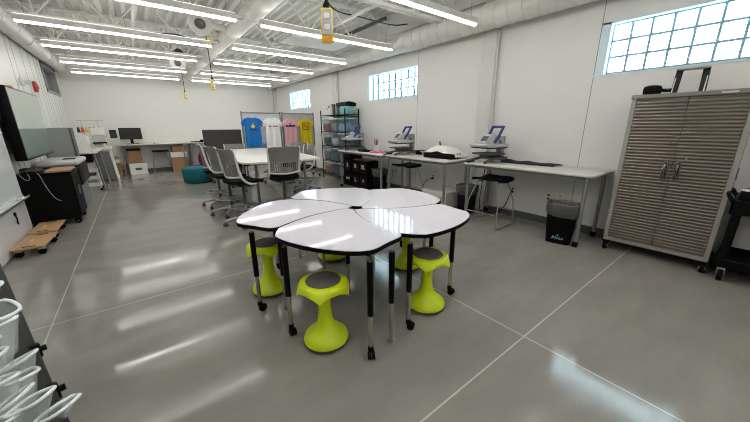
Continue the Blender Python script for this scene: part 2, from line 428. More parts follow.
# dark cables looped under the roof
for pts, lab in (([(2.6, 4.6, 3.5), (2.9, 4.9, 3.36), (3.6, 5.0, 3.42), (4.3, 5.0, 3.40), (4.7, 5.0, 3.5)], 'dark blue cable looped under the roof above the right duct'),
                 ([(.2, 7.85, 3.32), (.5, 7.6, 3.24), (1.0, 7.5, 3.28), (1.2, 7.55, 3.22), (1.3, 7.85, 3.32)], 'dark cable looped under the roof left of the middle duct')):
    tag(G().tube(pts, .012, 6, smooth=3).build('cable', mat('cable_blue', (28, 34, 56), .5)), lab, 'cable')
tag(G().cyl((4.05, 4.9, 3.46), (4.05, 7.6, 3.46), .035, seg=10).build('ceiling_pipe', DGREY), 'dark round pipe running back under the roof on the right', 'pipe')

# ------------------------------------------------------------------ petal tables
CEN = Vector((1.637, 2.445)); ZT = .755
OUT = [(.4, .862), (1.0, .888), (2.2, .912), (5, .938), (8.5, .966), (12, 1.003), (15, 1.05), (17.5, 1.085), (20.5, 1.105), (26, 1.105), (34, 1.08), (43, 1.05), (52, 1.02), (57, 1.003), (60.5, .99), (62.6, .98), (63.5, .968)]
SEAM = [(.075, 35), (.11, 29), (.15, 24.5), (.22, 19.5), (.33, 15), (.45, 11.5), (.57, 8), (.68, 4.6), (.77, 1.6), (.815, .5), (.842, .2)]
TIP = [(.88, -2.4), (.92, -5), (.95, -7.2)]
def sm(P, it=2):
    for _ in range(it):
        Q = []
        for i in range(len(P)):
            a, b = P[i], P[(i + 1) % len(P)]
            Q.append((a[0] * .75 + b[0] * .25, a[1] * .75 + b[1] * .25)); Q.append((a[0] * .25 + b[0] * .75, a[1] * .25 + b[1] * .75))
        P = Q
    return P
def petal_poly(th, gap):
    pol = []
    def pt(r, ang, off=0):
        a = R(th + ang)
        return (r * math.cos(a) + off * math.sin(a), r * math.sin(a) - off * math.cos(a))
    for r, d in SEAM: pol.append(pt(r, -d, gap))             # concave side
    for d, r in OUT: pol.append(pt(r, -d))
    for r, d in reversed(SEAM + TIP): pol.append(pt(r, -d - 72, -gap))
    return sm(pol, 2)
def inset(P, d):
    n = len(P); Q = []
    for i in range(n):
        a, b, c = Vector(P[i - 1]), Vector(P[i]), Vector(P[(i + 1) % n])
        t = (c - a); t = t.normalized() if t.length > 1e-9 else Vector((1, 0)); nn = Vector((t.y, -t.x))
        Q.append(b + nn * d)
    return [(q.x, q.y) for q in Q]
def area(P): return sum(P[i][0] * P[(i + 1) % len(P)][1] - P[(i + 1) % len(P)][0] * P[i][1] for i in range(len(P))) / 2
def leg(t, x, y, caster, rz=0):
    l = G().cyl((x, y, .33), (x, y, ZT - .03), .0215, seg=14).build('leg', BLACKM, t)
    G().cyl((x, y, .06 if caster else .02), (x, y, .335), .0165, seg=14).build('leg_extension', CHROME, l)
    g = G()
    if caster:
        dx, dy = .022 * math.cos(rz), .022 * math.sin(rz)
        g.cyl((x, y, .045), (x, y, .085), .02, seg=12)
        px, py = -math.sin(rz), math.cos(rz)
        for s in (-1, 1): g.cyl((x + dx + px * (s * .014 - .009), y + dy + py * (s * .014 - .009), .028), (x + dx + px * (s * .014 + .009), y + dy + py * (s * .014 + .009), .028), .028, seg=16)
        g.build('caster', RUBBER, l)
    else:
        g.lathe([(0, 0), (.02, 0), (.02, .012), (.012, .026), (0, .026)], (x, y, 0), 14); g.build('glide', GREYM, l)
ANG = [-100, -29, 43.5, 113.5, 187]
PL = ['white petal table nearest the camera, between the two front lime stools', 'white petal table on the right with the window reflection, nearest the trash bin', 'white petal table at the back right of the cluster, toward the black storage cubes',
      'white petal table at the back of the cluster, in front of the high table', 'white petal table at the left of the cluster over the leftmost lime stool']
LEGS = [[(.705, 1.985, 1), (1.042, 1.41, 1), (1.252, 1.44, 0), (1.353, 2.171, 0)],
        [(1.456, 1.471, 1), (2.125, 1.605, 1), (2.21, 1.93, 0), (1.60, 2.20, 0)],
        [(2.40, 2.20, 1), (2.55, 2.75, 1), (2.24, 2.95, 0), (1.86, 2.50, 0)],
        [(2.05, 3.38, 1), (1.45, 3.50, 1), (1.35, 3.26, 0), (1.72, 2.78, 0)],
        [(.615, 2.45, 1), (1.02, 3.10, 1), (.80, 2.33, 0), (1.34, 2.62, 0)]]
for k in range(5):
    t = thing('petal_table', PL[k], 'table', (CEN.x, CEN.y, 0), 0, 'petal tables')
    P = petal_poly(ANG[k], .0015)
    if area(P) < 0: P = P[::-1]
    Pi = inset(P, -.005)
    G().prism(Pi, ZT - .004, ZT + .001).build('tabletop', PETAL, t, 30)
    G().prism(P, ZT - .032, ZT - .003, .004).build('edge_band', BLACK, t, 40)
    for (x, y, c) in LEGS[k]: leg(t, x - CEN.x, y - CEN.y, c, random.uniform(-2.5, .3))

# ------------------------------------------------------------------ wobble stools
def stool(loc, rz, label):
    t = thing('wobble_stool', label, 'stool', loc, rz, 'lime wobble stools')
    def wob(r, z, a):
        k = (1 - abs(math.sin(2.5 * a)) ** .8) * max(0, min(1, (r - .11) / .06))
        drop = max(0, (r - .13) / .05)
        return r * (1 + .07 * k * drop), z - .045 * k * drop
    g = G(); g.lathe([(0, .496), (.09, .497), (.13, .503), (.155, .503), (.172, .49), (.180, .462), (.172, .452), (.155, .470), (.12, .46), (.075, .445), (.055, .42), (.0, .42)], seg=60, wob=wob); g.build('seat', LIME, t, 60)
    g = G(); g.lathe([(0, .512), (.09, .512), (.118, .509), (.126, .500), (.12, .49), (0, .49)], seg=40); g.build('seat_cushion', CUSH, t)
    g = G(); g.lathe([(.0, .44), (.062, .44), (.053, .40), (.046, .34), (.047, .25), (.054, .19), (.072, .145), (.105, .108), (.136, .083), (.158, .062), (.166, .04), (.166, .026), (0, .026)], seg=48); g.build('pedestal', LIME, t, 60)
    g = G(); g.lathe([(0, .0), (.10, .0), (.155, .012), (.168, .022), (.168, .034), (0, .034)], seg=40); g.build('rubber_base', mat('grey_rubber', (72, 72, 72), .7), t)
for loc, rz, lab in (((.88, 1.75, 0), .3, 'lime wobble stool in front, under the nearest petal table'), ((.80, 2.72, 0), .9, 'lime wobble stool farthest left, behind the table legs'),
                     ((1.795, 1.60, 0), .1, 'lime wobble stool on the right with its grey seat in view'), ((2.20, 2.28, 0), .5, 'lime wobble stool mostly hidden behind the right-hand lime stool'),
                     ((1.66, 3.02, 0), .2, 'lime wobble stool at the back of the petal tables, only its base in view')): stool(loc, rz, lab)

# ------------------------------------------------------------------ work tables along the right wall
ZW = .95
def work_table(x0, x1, y0, y1, label):
    t = thing('work_table', label, 'table', ((x0 + x1) / 2, (y0 + y1) / 2, 0), 0, 'work tables along the right wall')
    hx, hy = (x1 - x0) / 2, (y1 - y0) / 2
    G().b2((-hx, -hy, ZW - .032), (hx, hy, ZW), .012, 2).build('tabletop', LAMIN, t)
    G().b2((-hx + .06, -hy + .12, ZW - .075), (hx - .06, hy - .12, ZW - .033)).build('under_frame', GREYM, t, 0)
    for sx in (-1, 1):
        for sy in (-1, 1):
            x, y = sx * (hx - .06), sy * (hy - .08)
            l = G().cyl((x, y, .07), (x, y, ZW - .032), .024, seg=16).build('leg', SILVER, t)
            g = G(); g.cyl((x, y, .055), (x, y, .085), .018, seg=10)
            for s in (-1, 1): g.cyl((x - .02, y + s * .016 - .011, .035), (x - .02, y + s * .016 + .011, .035), .035, seg=16)
            g.build('caster', RUBBER, l)
work_table(4.27, 5.03, 1.24, 3.12, 'nearest long white work table beside the steel cabinet')
work_table(4.13, 4.87, 3.35, 5.02, 'middle long white work table with white cloth bundle on it')
work_table(4.07, 4.82, 5.05, 6.85, 'farthest long white work table above the black storage cubes')

def heat_press(loc, rz, label):
    t = thing('heat_press', label, 'heat press', loc, rz, 'heat presses')
    # local: front -X
    g = G()
    for s in (-1, 1):
        g.tube([(-.30, s * .20, .02), (-.16, s * .15, .05), (0, s * .12, .075), (.16, s * .15, .05), (.28, s * .18, .02)], .022, 8, smooth=2)
    g.b2((-.12, -.14, .055), (.14, .14, .09), .01); g.box((.22, 0, .06), (.08, .3, .06), None, .01)
    g.build('base_frame', mat('press_base_grey', (88, 89, 91), .45, .3), t)
    g = G(); g.b2((-.13, -.1, .09), (.1, .1, .13), .006); g.b2((-.22, -.19, .13), (.16, .19, .155), .008); g.build('lower_platen', DGREY, t)
    g = G(); g.b2((.19, -.06, .06), (.27, .06, .42), .008); g.b2((.0, -.05, .33), (.25, .05, .40), .01); g.build('post', mat('press_grey', (150, 151, 152), .4, .5), t)
    g = G(); g.b2((-.25, -.22, .25), (.18, .22, .30), .012, 2); g.build('upper_platen', mat('press_silver', (186, 187, 188), .35, .5), t)
    G().b2((-.235, -.205, .232), (.165, .205, .25), .004).build('platen_pad', NAVY, t)
    g = G()
    pr = [(-.19, .30), (-.19, .33), (-.08, .435), (-.02, .45), (.05, .40), (.10, .30)]
    a = [g.bm.verts.new((x, -.085, z)) for x, z in pr]; b = [g.bm.verts.new((x, .085, z)) for x, z in pr]
    g.bm.faces.new(a); g.bm.faces.new(b[::-1])
    for i in range(len(pr)): j = (i + 1) % len(pr); g.bm.faces.new((a[i], a[j], b[j], b[i]))
    hd = g.build('control_head', LGREY, t, 20)
    G().box((-.138, 0, .386), (.11, .13, .006), (0, -R(43.7), 0), .004).build('display', mat('press_display', (74, 92, 110), .2), hd)
    g = G()
    g.tube([(-.02, -.10, .33), (.05, -.105, .42), (.135, -.11, .565), (.135, .11, .565), (.05, .105, .42), (-.02, .10, .33)], .024, 8)
    g.build('handle', BLUE, t)
    return t
PR0 = heat_press((4.62, 2.86, ZW), R(-12), 'silver heat press with raised blue handle on the nearest work table')
dup(PR0, (4.50, 4.86, ZW), R(-12), 'silver heat press on the middle work table, left of the white cloth bundle')
dup(PR0, (4.42, 6.62, ZW), R(-12), 'silver heat press on the farthest work table beside the wire shelving')
# cloth bundle on table 2
t = thing('covered_tray', 'white cloth bundle draped over a black tray on the middle work table', 'tray', (4.60, 3.85, ZW), R(4))
G().b2((-.22, -.36, 0), (.20, .30, .10), .035, 3).build('tray', BLACK, t)
rows = []
for i in range(13):
    u = -1 + 2 * i / 12; r = []
    for j in range(17):
        v = -1 + 2 * j / 16
        x = .02 + .25 * u; y = .38 * v - .02
        h = .19 * max(0, (1 - abs(v) ** 2.6)) * max(0, 1 - .35 * abs(u) ** 3) + .03 + .008 * math.sin(9 * v + 4 * u) + .006 * math.sin(17 * u + 5 * v)
        if u < -.75: h = max(.105, h - .03)
        r.append((x, y, max(h, .108 if abs(v) < .8 else .012)))
    rows.append(r)
G().sheet(rows, .006).build('cloth', mat('white_cloth', (228, 226, 222), .9, var=.05, bump=.3, bscale=30), t, 80)
G().tube([(0, .05, .20), (.02, .08, .27), (.03, .09, .29)], .014, 8).build('tab', BLACK, t)
# navy folded fabric
rows = []
for i in range(6):
    u = i / 5
    rows.append([(-.11 + (.22 - .08 * j / 14) * u + .012 * math.sin(1.7 * j), -.40 + .80 * j / 14 + .03 * math.sin(3 * u + 1), .012 + (.03 + .015 * math.sin(j * 1.1)) * (1 - (2 * u - 1) ** 2) * (.35 + .65 * j / 14)) for j in range(15)])
tag(G().sheet(rows, .018, normal=(0, 0, 1)).build('folded_fabric', NAVY, None, 60, (4.84, 2.28, ZW), (0, 0, R(3))), 'navy folded fabric lying flat on the nearest work table', 'fabric')
rows = [[(-.15 + .3 * i / 6, -.16 + .32 * j / 6, .02 + .012 * math.sin(i * 1.7 + j) + .02 * (1 - (i / 3 - 1) ** 2) * (1 - (j / 3 - 1) ** 2)) for j in range(7)] for i in range(7)]
tag(G().sheet(rows, .03, normal=(0, 0, 1)).build('folded_fabric', PINK, None, 60, (4.36, 5.5, ZW)), 'pink folded fabric on the farthest work table', 'fabric')
rows = [[(-.11 + .22 * i / 6, -.18 + .36 * j / 6, .02 + .012 * math.sin(i * 2.1 + j)) for j in range(7)] for i in range(7)]
tag(G().sheet(rows, .03, normal=(0, 0, 1)).build('folded_fabric', SEATB, None, 60, (4.32, 5.95, ZW)), 'black crumpled fabric on the farthest work table next to the pink fabric', 'fabric')
t = thing('pen_cup', 'white cup holding red and brown pens on the farthest work table', 'cup', (4.66, 5.98, ZW))
G().lathe([(0, 0), (.05, 0), (.055, .14), (.048, .14), (.044, .02), (0, .02)], seg=20).build('cup', WPAPER, t)
for i in range(6):
    a = i * 1.05; G().cyl((.02 * math.cos(a), .02 * math.sin(a), .02), (.045 * math.cos(a), .045 * math.sin(a), .25 + .02 * (i % 3)), .009, seg=8).build('pen', mat('pen_red', (150, 52, 40), .5) if i % 2 else mat('pen_brown', (96, 66, 48), .5), t)
tag(G().b2((-.06, -.09, 0), (.06, .09, .09), .012, 2).build('power_adapter', BLACK, None, 40, (4.74, 4.55, ZW)), 'small black power adapter box beside the press on the middle work table', 'adapter')
# black cord and tools near the presses
for k, (x, y, rz, lab) in enumerate(((4.36, 3.02, .3, 'black tool lying at the far end of the nearest work table'), (4.22, 4.98, .2, 'dark scissors on the front corner of the middle work table'))):
    g = G(); g.tube([(-.09, .02, .018), (0, 0, .02), (.09, -.015, .018)], .013, 8); g.tube([(-.09, .02, .02), (-.13, .05, .018), (-.15, .02, .016), (-.12, -.005, .018), (-.09, .02, .02)], .008, 8)
    tag(g.build('hand_tool', BLACK, None, 40, (x, y, ZW), (0, 0, rz)), lab, 'tool')

# black seat sled stools
def wire_stool(loc, rz, label, sc=1.0):
    t = thing('wire_stool', label, 'stool', loc, rz, 'black seat wire stools')
    h = .72 * sc
    rows = []
    for i in range(9):
        u = -1 + 2 * i / 8
        rows.append([(.21 * u, .24 * v / 4, h + .022 * abs(u) ** 2 + .012 * (v / 4) ** 2 - (.02 if abs(v) == 4 else 0)) for v in range(-4, 5)])
    G().sheet(rows, .035, normal=(0, 0, 1)).build('seat', BLACK, t, 70)
    for s in (-1, 1):
        g = G(); g.tube([(-.14, s * .17, h - .02), (-.24, s * .25, .4), (-.29, s * .28, .012), (.27, s * .28, .012), (.22, s * .25, .4), (.14, s * .17, h - .02)], .009, 8)
        g.build('sled_frame', SILVER, t)
    g = G()
    for x in (-.262, .242): g.cyl((x, -.262, .22), (x, .262, .22), .007, seg=8)
    for s in (-1, 1): g.cyl((-.15, s * .16, h - .03), (.15, s * .16, h - .03), .008, seg=8)
    g.build('cross_bar', SILVER, t)
    return t
WS0 = wire_stool((4.36, 2.60, 0), R(2), 'black seat wire stool under the nearest work table')
dup(WS0, (4.50, 4.72, 0), R(-4), 'black seat wire stool under the middle work table')
dup(WS0, (.62, 13.2, 0), R(90), 'black seat wire stool under the back wall table beside the boxes')

# trash bins
def trash(loc, rz, label, sx, sy, h, mark=False):
    t = thing('trash_bin', label, 'trash bin', loc, rz, 'black trash bins with clear liners')
    def loop(k, z, n=40, grow=0):
        P = []
        for i in range(n):
            a = 2 * PI * i / n; c, s = math.cos(a), math.sin(a)
            e = .45
            P.append((math.copysign(abs(c) ** e, c) * (sx * k + grow), math.copysign(abs(s) ** e, s) * (sy * k + grow), z))
        return P
    def shell(g, rings, close_first=True):
        V = [[g.bm.verts.new(p) for p in r] for r in rings]
        for a, b in zip(V, V[1:]):
            for i in range(len(a)): j = (i + 1) % len(a); g.bm.faces.new((a[i], a[j], b[j], b[i]))
        if close_first: g.bm.faces.new(V[0][::-1])
        return V
    g = G(); shell(g, [loop(.80, 0), loop(.81, .02), loop(1, h), loop(1.03, h), loop(1.03, h - .02), loop(.96, h - .012), loop(.78, .03)]); g.build('bin', BLACK, t)
    g = G(); n = 40
    rings = []
    for k, (kk, z, gr) in enumerate(((.90, h - .10, -.012), (.97, h - .012, -.005), (1.0, h + .012, .006), (1.02, h + .004, .012), (1.0, h - .06, .013), (.985, h - .12, .012))):
        r = loop(kk, z, n, gr)
        r = [(x * (1 + .012 * math.sin(i * 2.3 + k)), y * (1 + .012 * math.sin(i * 1.7 + k)), zz - (0.05 * (.5 + .5 * math.sin(i * .31 + 1)) if k == 5 else 0) + .006 * math.sin(i * 1.9 + k)) for i, (x, y, zz) in enumerate(r)]
        rings.append(r)
    shell(g, rings, False); g.build('liner', LINER, t, 70)
    if mark:
        # sloping blue and white mark with a small yellow dot, on the -X face
        mk = mat('mark_blue', (110, 160, 190), .5); mw = mat('mark_white', (215, 222, 226), .5)
        fx = lambda z: -sx * (.81 + .19 * (z - .02) / (h - .02)) - .0025
        b = bpy.data.objects.new('bin_mark', bpy.data.meshes.new('bin_mark'))
        bpy.data.objects.remove(b)
        tl = math.atan2(sx * .19, h)
        g = G()
        for (yy, w, z0, z1, sl) in ((.060, .012, .065, .105, .012), (.046, .018, .094, .105, 0), (.046, .014, .08, .088, 0), (.022, .010, .065, .105, .012), (.004, .010, .065, .09, .010), (-.018, .010, .065, .10, .012), (-.034, .02, .065, .073, 0), (-.058, .010, .065, .09, .012), (-.05, .02, .085, .093, 0)):
            zc = (z0 + z1) / 2; g.box((fx(zc), yy, zc), (.004, w, z1 - z0), (sl * 16 * 0 + .25, 0, 0))
        o = g.build('bin_mark', mk, t, 0); o['label'] = 'small slanted pale blue lettering mark'
        G().box((fx(.118), .004, .122), (.004, .016, .016), (R(45), 0, 0)).build('bin_mark_dot', mat('mark_yellow', (226, 190, 60), .5), t, 0)
    return t
trash((4.36, 1.54, 0), R(14), 'black trash bin with clear liner beside the nearest work table leg by the cabinet', .135, .185, .54, True)
trash((4.62, 3.24, 0), R(8), 'black trash bin with clear liner in the gap between the nearest and middle tables', .125, .17, .50)
trash((4.48, 5.62, 0), R(5), 'black trash bin with crumpled liner right of the black storage cubes', .125, .17, .55)
# white box under middle table
t = thing('small_cabinet', 'small white box cabinet on the floor under the middle work table', 'cabinet', (4.66, 3.86, 0), 0)
G().b2((-.26, -.32, .02), (.24, .30, .33), .008).build('body', LAMIN, t, 0)
G().b2((-.268, -.30, .04), (-.259, .28, .31), .003).build('door', LAMIN, t, 0)
G().cyl((-.285, -.2, .2), (-.268, -.2, .2), .012, seg=10).build('knob', DGREY, t)
# wall outlets and cords
for i, (y, z, lab, plug) in enumerate(((2.02, .44, 'wall outlet with black plug above the near trash bin, the left one', 0), (1.85, .45, 'white wall outlet above the near trash bin, the right one', 0), (2.62, .45, 'wall outlet with black cord behind the near wire stool', 1),
                                      (4.44, .45, 'wall outlet with black cord above the white box cabinet', 1), (4.13, .43, 'wall outlet left of the middle trash bin', 0), (5.80, .42, 'wall outlet behind the far wire stool, left one', 0), (5.67, .44, 'wall outlet behind the far wire stool, right one', 0))):
    t = thing('wall_outlet', lab, 'outlet', (XR, y, z), 0, 'wall outlets on the right wall')
    G().b2((-.008, -.045, -.065), (0, .045, .065), .003).build('cover_plate', WHITE, t, 0)
    g = G(); g.b2((-.0095, -.018, .012), (-.007, .018, .045)); g.b2((-.0095, -.018, -.045), (-.007, .018, -.012)); g.build('receptacle', LGREY if i in (1,) else DGREY, t, 0)
    if plug: G().box((-.028, 0, -.02), (.05, .03, .035), None, .006).build('plug', BLACK, t)
OUTL = [o for o in COL.objects if o.name.startswith('wall_outlet')]
def under(o, t):
    o.parent = t; o.location = -t.location
under(G().tube([(4.99, 2.62, .43), (4.95, 2.66, .2), (4.9, 2.75, .03), (4.85, 2.95, .012), (4.8, 3.1, .02), (4.78, 3.06, .5), (4.8, 3.03, .86)], .007, 6, smooth=3).build('power_cord', BLACK), OUTL[2])
under(G().tube([(5.0, 4.44, .43), (4.97, 4.55, .38), (4.95, 4.66, .25), (4.93, 4.62, .12), (4.9, 4.4, .1)], .007, 6, smooth=3).build('power_cord', BLACK), OUTL[3])

# ------------------------------------------------------------------ storage cubes
CUBE = mat('black_cube_fabric', (13, 12, 12), .85, var=.12, ior=1.2); CUBE2 = mat('charcoal_cube_fabric', (27, 25, 24), .85, var=.1, ior=1.2)
TXT = mat('label_white', (225, 225, 222), .6)
t = thing('storage_cube_unit', 'low black cube storage unit, two columns of two, under the farthest work table', 'storage unit', (4.36, 5.985, 0))
S = .345
def cubes(t, cols, rows, heights, names, W=S):
    D = .36; w = W * cols; H = sum(heights) + .03 * 0
    g = G(); g.b2((0, 0, 0), (D, w, .02)); g.b2((D - .01, 0, 0), (D, w, H)); 
    for c in range(cols + 1): g.b2((0, max(0, c * W - .009), 0), (D, min(w, c * W + .009), H))
    z = 0
    for hh in heights:
        z += hh; g.b2((0, 0, z - .018), (D, w, z))
    g.build('carcass', CUBE, t, 0)
    z = .02
    for r, hh in enumerate(heights):
        for c in range(cols):
            d = G().b2((.012, c * W + .014, z + .004), (D - .03, (c + 1) * W - .014, z + hh - .03), .008).build('cube_drawer', CUBE2, t)
            s = names[r][c]
            if s: text_part('size_label', s, .15 if len(s) < 3 else .11, TXT, d, (.009, (c + .5) * W, z + hh / 2), (R(90), 0, R(-90)), .002)
        z += hh
cubes(t, 2, 2, [.35, .35], [['+', 'L'], ['XL', 'M']])
t2 = thing('storage_cube_unit', 'taller black cube storage column left of the low cube unit under the farthest table', 'storage unit', (4.36, 5.985 + 2 * S + .02, 0))
cubes(t2, 1, 3, [.35, .35, .165], [['Sml'], ['S'], ['']])
tag(G().b2((-.16, -.3, 0), (.14, .3, .02), .003).build('tan_board', WOOD, None, 0, (4.55, 6.32, .7005)), 'tan board lying on the low black storage cubes', 'board')

# ------------------------------------------------------------------ wire shelving with bins
RX0, RX1, RY0, RY1 = 4.52, 4.97, 7.16, 8.50
t = thing('wire_shelving', 'tall black wire shelving unit loaded with clear bins', 'shelving', (0, 0, 0))
for x in (RX0, RX1):
    for y in (RY0, RY1): G().cyl((x, y, 0), (x, y, 1.99), .016, seg=10).build('post', BLACKM, t)
SHZ = [.14, .56, .98, 1.38, 1.84]
for z in SHZ:
    g = G()
    for x in (RX0, RX1): g.cyl((x, RY0, z), (x, RY1, z), .013, seg=6); g.cyl((x, RY0, z - .04), (x, RY1, z - .04), .009, seg=6)
    for y in (RY0, RY1): g.cyl((RX0, y, z), (RX1, y, z), .008, seg=6)
    for i in range(17): y = RY0 + (RY1 - RY0) * i / 16; g.cyl((RX0, y, z), (RX1, y, z), .004, seg=4)
    g.build('shelf', BLACKM, t)
FC = [('red', (150, 40, 50)), ('white', (215, 215, 212)), ('dark blue', (40, 52, 84)), ('black', (28, 28, 30)), ('orange', (205, 110, 40)), ('teal', (40, 110, 120)), ('grey', (120, 120, 122)), ('light blue', (120, 160, 190))]
CHO = [[4, 2, 1], [6, 5, 0], [3, 1, 2], [0, 6, 7]]
LIDS = [mat('lid_white', (222, 224, 222), .4), mat('lid_teal', (120, 190, 188), .4)]
shn = ['bottom', 'second lowest', 'middle', 'top bin']; cn = ['far', 'middle', 'near']
for r in range(4):
    for c in range(3):
        y = RY1 - .02 - (c + .5) * (RY1 - RY0 - .04) / 3; z = SHZ[r] + .006; w = .2; h = .33 if r < 3 else .33
        b = thing('storage_bin', 'clear storage bin at the %s end of the %s shelf of the wire shelving' % (cn[c], shn[r]) if c != 1 else 'clear storage bin in the middle of the %s shelf of the wire shelving' % shn[r], 'bin', ((RX0 + RX1) / 2 - .02, y, z), 0, 'clear bins on the wire shelving')
        g = G(); V = []
        for k, zz, gg in ((.88, 0, 0), (1, h, 0), (1.03, h, 0), (.98, h - .01, 0), (.86, .008, 0)):
            V.append([g.bm.verts.new((sx * .2 * k, sy * w * k, zz)) for sx, sy in ((-1, -1), (1, -1), (1, 1), (-1, 1))])
        for a, bb in zip(V, V[1:]):
            for i in range(4): j = (i + 1) % 4; g.bm.faces.new((a[i], a[j], bb[j], bb[i]))
        g.bm.faces.new(V[0][::-1]); g.bm.faces.new(V[-1])
        g.build('bin_body', BINCL, b, 20)
        G().b2((-.212, -w - .008, h + .001), (.212, w + .008, h + .038), .008).build('lid', LIDS[(r + c) % 2], b)
        nm, colr = FC[CHO[r][c]]
        rows = [[(-.16 + .32 * i / 5, -w * .78 + w * 1.56 * j / 5, .11 + .045 * math.sin(i * 2 + j * 1.3 + r)) for j in range(6)] for i in range(6)]
        tag(G().sheet(rows, .16, normal=(0, 0, 1)).build('folded_fabric', mat('fabric_' + nm.replace(' ', '_'), colr, .9, var=.2, scale=20), None, 70, ((RX0 + RX1) / 2 - .02, y, z + .012)),
            '%s folded fabric inside the %s bin of the %s shelf' % (nm, cn[c], shn[r]), 'fabric', 'fabric in the clear bins')
# things on top of the shelving
zt = SHZ[-1] + .008
t = thing('storage_bin', 'clear tub with teal and green craft stuff and black cover on top of the shelving', 'bin', (4.74, 7.38, zt))
G().b2((-.16, -.14, 0), (.14, .15, .22), .02, 2).build('tub', mat('tub_blue', (120, 185, 190), .2, var=.6, scale=14, alpha=.8), t)
rows = [[(-.17 + .34 * i / 8, -.20 + .50 * j / 8, .25 + .05 * (1 - (i / 4 - 1) ** 2) + .012 * math.sin(j * 2 + i)) for j in range(9)] for i in range(9)]
G().sheet(rows, .06, normal=(0, 0, 1)).build('cover', BLACK, t, 70)
for i, (y, c, h) in enumerate(((7.72, (120, 122, 124), .28), (7.88, (70, 70, 72), .25), (8.02, (205, 206, 204), .26))):
    t = thing('storage_caddy', ['grey open caddy on top of the shelving next to the covered tub', 'dark grey open caddy in the middle of the shelving top', 'white open caddy on top of the shelving'][i], 'caddy', (4.72, y, zt))
    G().b2((-.13, -.055, 0), (.13, .055, h), .012, 2).build('caddy_body', mat('caddy_%d' % i, c, .5), t)
    G().box((0, 0, h + .02), (.2, .07, .04), None, .01).build('caddy_top', BLACK if i != 2 else mat('fabric_red', (150, 40, 50)), t)
for i, (y, r, h) in enumerate(((8.20, .04, .22), (8.31, .045, .26), (8.42, .035, .20))):
    t = thing('bottle', ['white bottle on the shelving top, nearest the caddies', 'taller white bottle with black cap on the shelving top', 'smallest bottle at the far end of the shelving top'][i], 'bottle', (4.70, y, zt))
    G().lathe([(0, 0), (r, 0), (r, h * .65), (r * .45, h * .8), (r * .45, h * .85), (0, h * .85)], seg=16).build('bottle_body', WPAPER, t)
    G().cyl((0, 0, h * .85), (0, 0, h), r * .5, seg=12).build('cap', BLACK, t)

# ------------------------------------------------------------------ steel cabinet
cab = thing('steel_cabinet', 'tall ribbed stainless steel two door cabinet on casters', 'cabinet', (4.80, .635, 0), R(1.5))
GRAPH = mat('cabinet_frame_grey', (150, 148, 143), .42, .35, var=.05)
STEEL = mat('stainless_steel', (112, 105, 96), .40, .7, var=.10, scale=30, stretch=(1, 1, 6))
cz0, cz1, hw, cx0, cx1 = .13, 1.815, .465, -.245, .235
g = G()
g.b2((cx0 + .02, -hw, cz0 + .02), (cx1, -hw + .02, cz1)); g.b2((cx0 + .02, hw - .02, cz0 + .02), (cx1, hw, cz1)); g.b2((cx1 - .02, -hw, cz0), (cx1, hw, cz1)); g.b2((cx0 + .02, -hw, cz0), (cx1, hw, cz0 + .03))
g.build('carcass', mat('cabinet_side_grey', (92, 90, 87), .4, .3), cab, 0)
g = G()
for s in (-1, 1): g.b2((cx0 - .005, s * hw - (.045 if s > 0 else 0), cz0), (cx0 + .04, s * hw + (.045 if s < 0 else 0), cz1), .004)
g.b2((cx0 - .004, -hw, cz0), (cx0 + .04, hw, cz0 + .04), .004)
g.build('front_frame', mat('frame_bright', (160, 158, 152), .4, .4), cab, 0)
g = G(); g.b2((cx0 - .012, -hw - .008, cz1), (cx1, hw + .008, cz1 + .045), .006); g.build('top_panel', mat('top_panel_grey', (126, 123, 118), .4, .4), cab, 0)
for s in (-1, 1):
    y0, y1 = (s * .004, s * (hw - .047)); lo, hi = min(y0, y1), max(y0, y1)
    n = 46; rows = []
    z0, z1 = cz0 + .045, cz1 - .006
    # corrugated profile
    for i in range(n * 4 + 1):
        z = z0 + (z1 - z0) * i / (n * 4); ph = (i % 4)
        zz = (z - z0) / (z1 - z0)
        flat = (zz < .34 and False)
        dx = (0, .0045, .0045, 0)[ph] if not flat else 0
        rows.append([(cx0 - .008 + dx, lo + (hi - lo) * k, z) for k in (0, 1)])
    d = G().sheet(rows, .006, normal=(1, 0, 0)).build('door', STEEL, cab, 0)
    g = G(); hy = s * .05
    g.tube([(cx0 - .012, hy, .98), (cx0 - .05, hy, 1.0), (cx0 - .05, hy, 1.12), (cx0 - .012, hy, 1.14)], .011, 8, smooth=1); g.b2((cx0 - .016, hy - .022, .96), (cx0 - .008, hy + .022, 1.16), .004)
    g.build('handle', BLACKM if False else mat('handle_dark_chrome', (120, 118, 116), .25, .9), d)
G().cyl((cx0 - .016, -.095, 1.19), (cx0 - .006, -.095, 1.19), .011, seg=12).build('lock', CHROME, cab)
G().box((cx0 - .015, -.27, cz1 + .022), (.005, .11, .018), None, .003).build('maker_plate', LGREY, cab)
for sx in (cx0 + .045, cx1 - .06):
    for sy in (-hw + .03, hw - .03):
        g = G(); g.b2((sx - .045, sy - .04, .105), (sx + .045, sy + .04, .13)); g.b2((sx - .03, sy - .026, .05), (sx + .01, sy + .026, .11)); 
        g.cyl((sx - .02, sy - .018, .05), (sx - .02, sy + .018, .05), .05, seg=20)
        c = g.build('caster', RUBBER, cab)
        G().cyl((sx - .02, sy - .03, .05), (sx - .02, sy + .03, .05), .018, seg=12).build('caster_hub', GREYM, c)
G().box((cx0 + .14, -hw - .006, 1.06), (.1, .012, .12), None, .003).build('side_handle', GREYM, cab)
ztop = 1.8605
t = thing('headset', 'black bulky headset lying on top of the steel cabinet', 'headset', (4.74, .975, ztop), R(8))
g = G(); g.box((0, 0, .05), (.12, .16, .10), None, .03, 3); g.build('headset_body', BLACK, t)
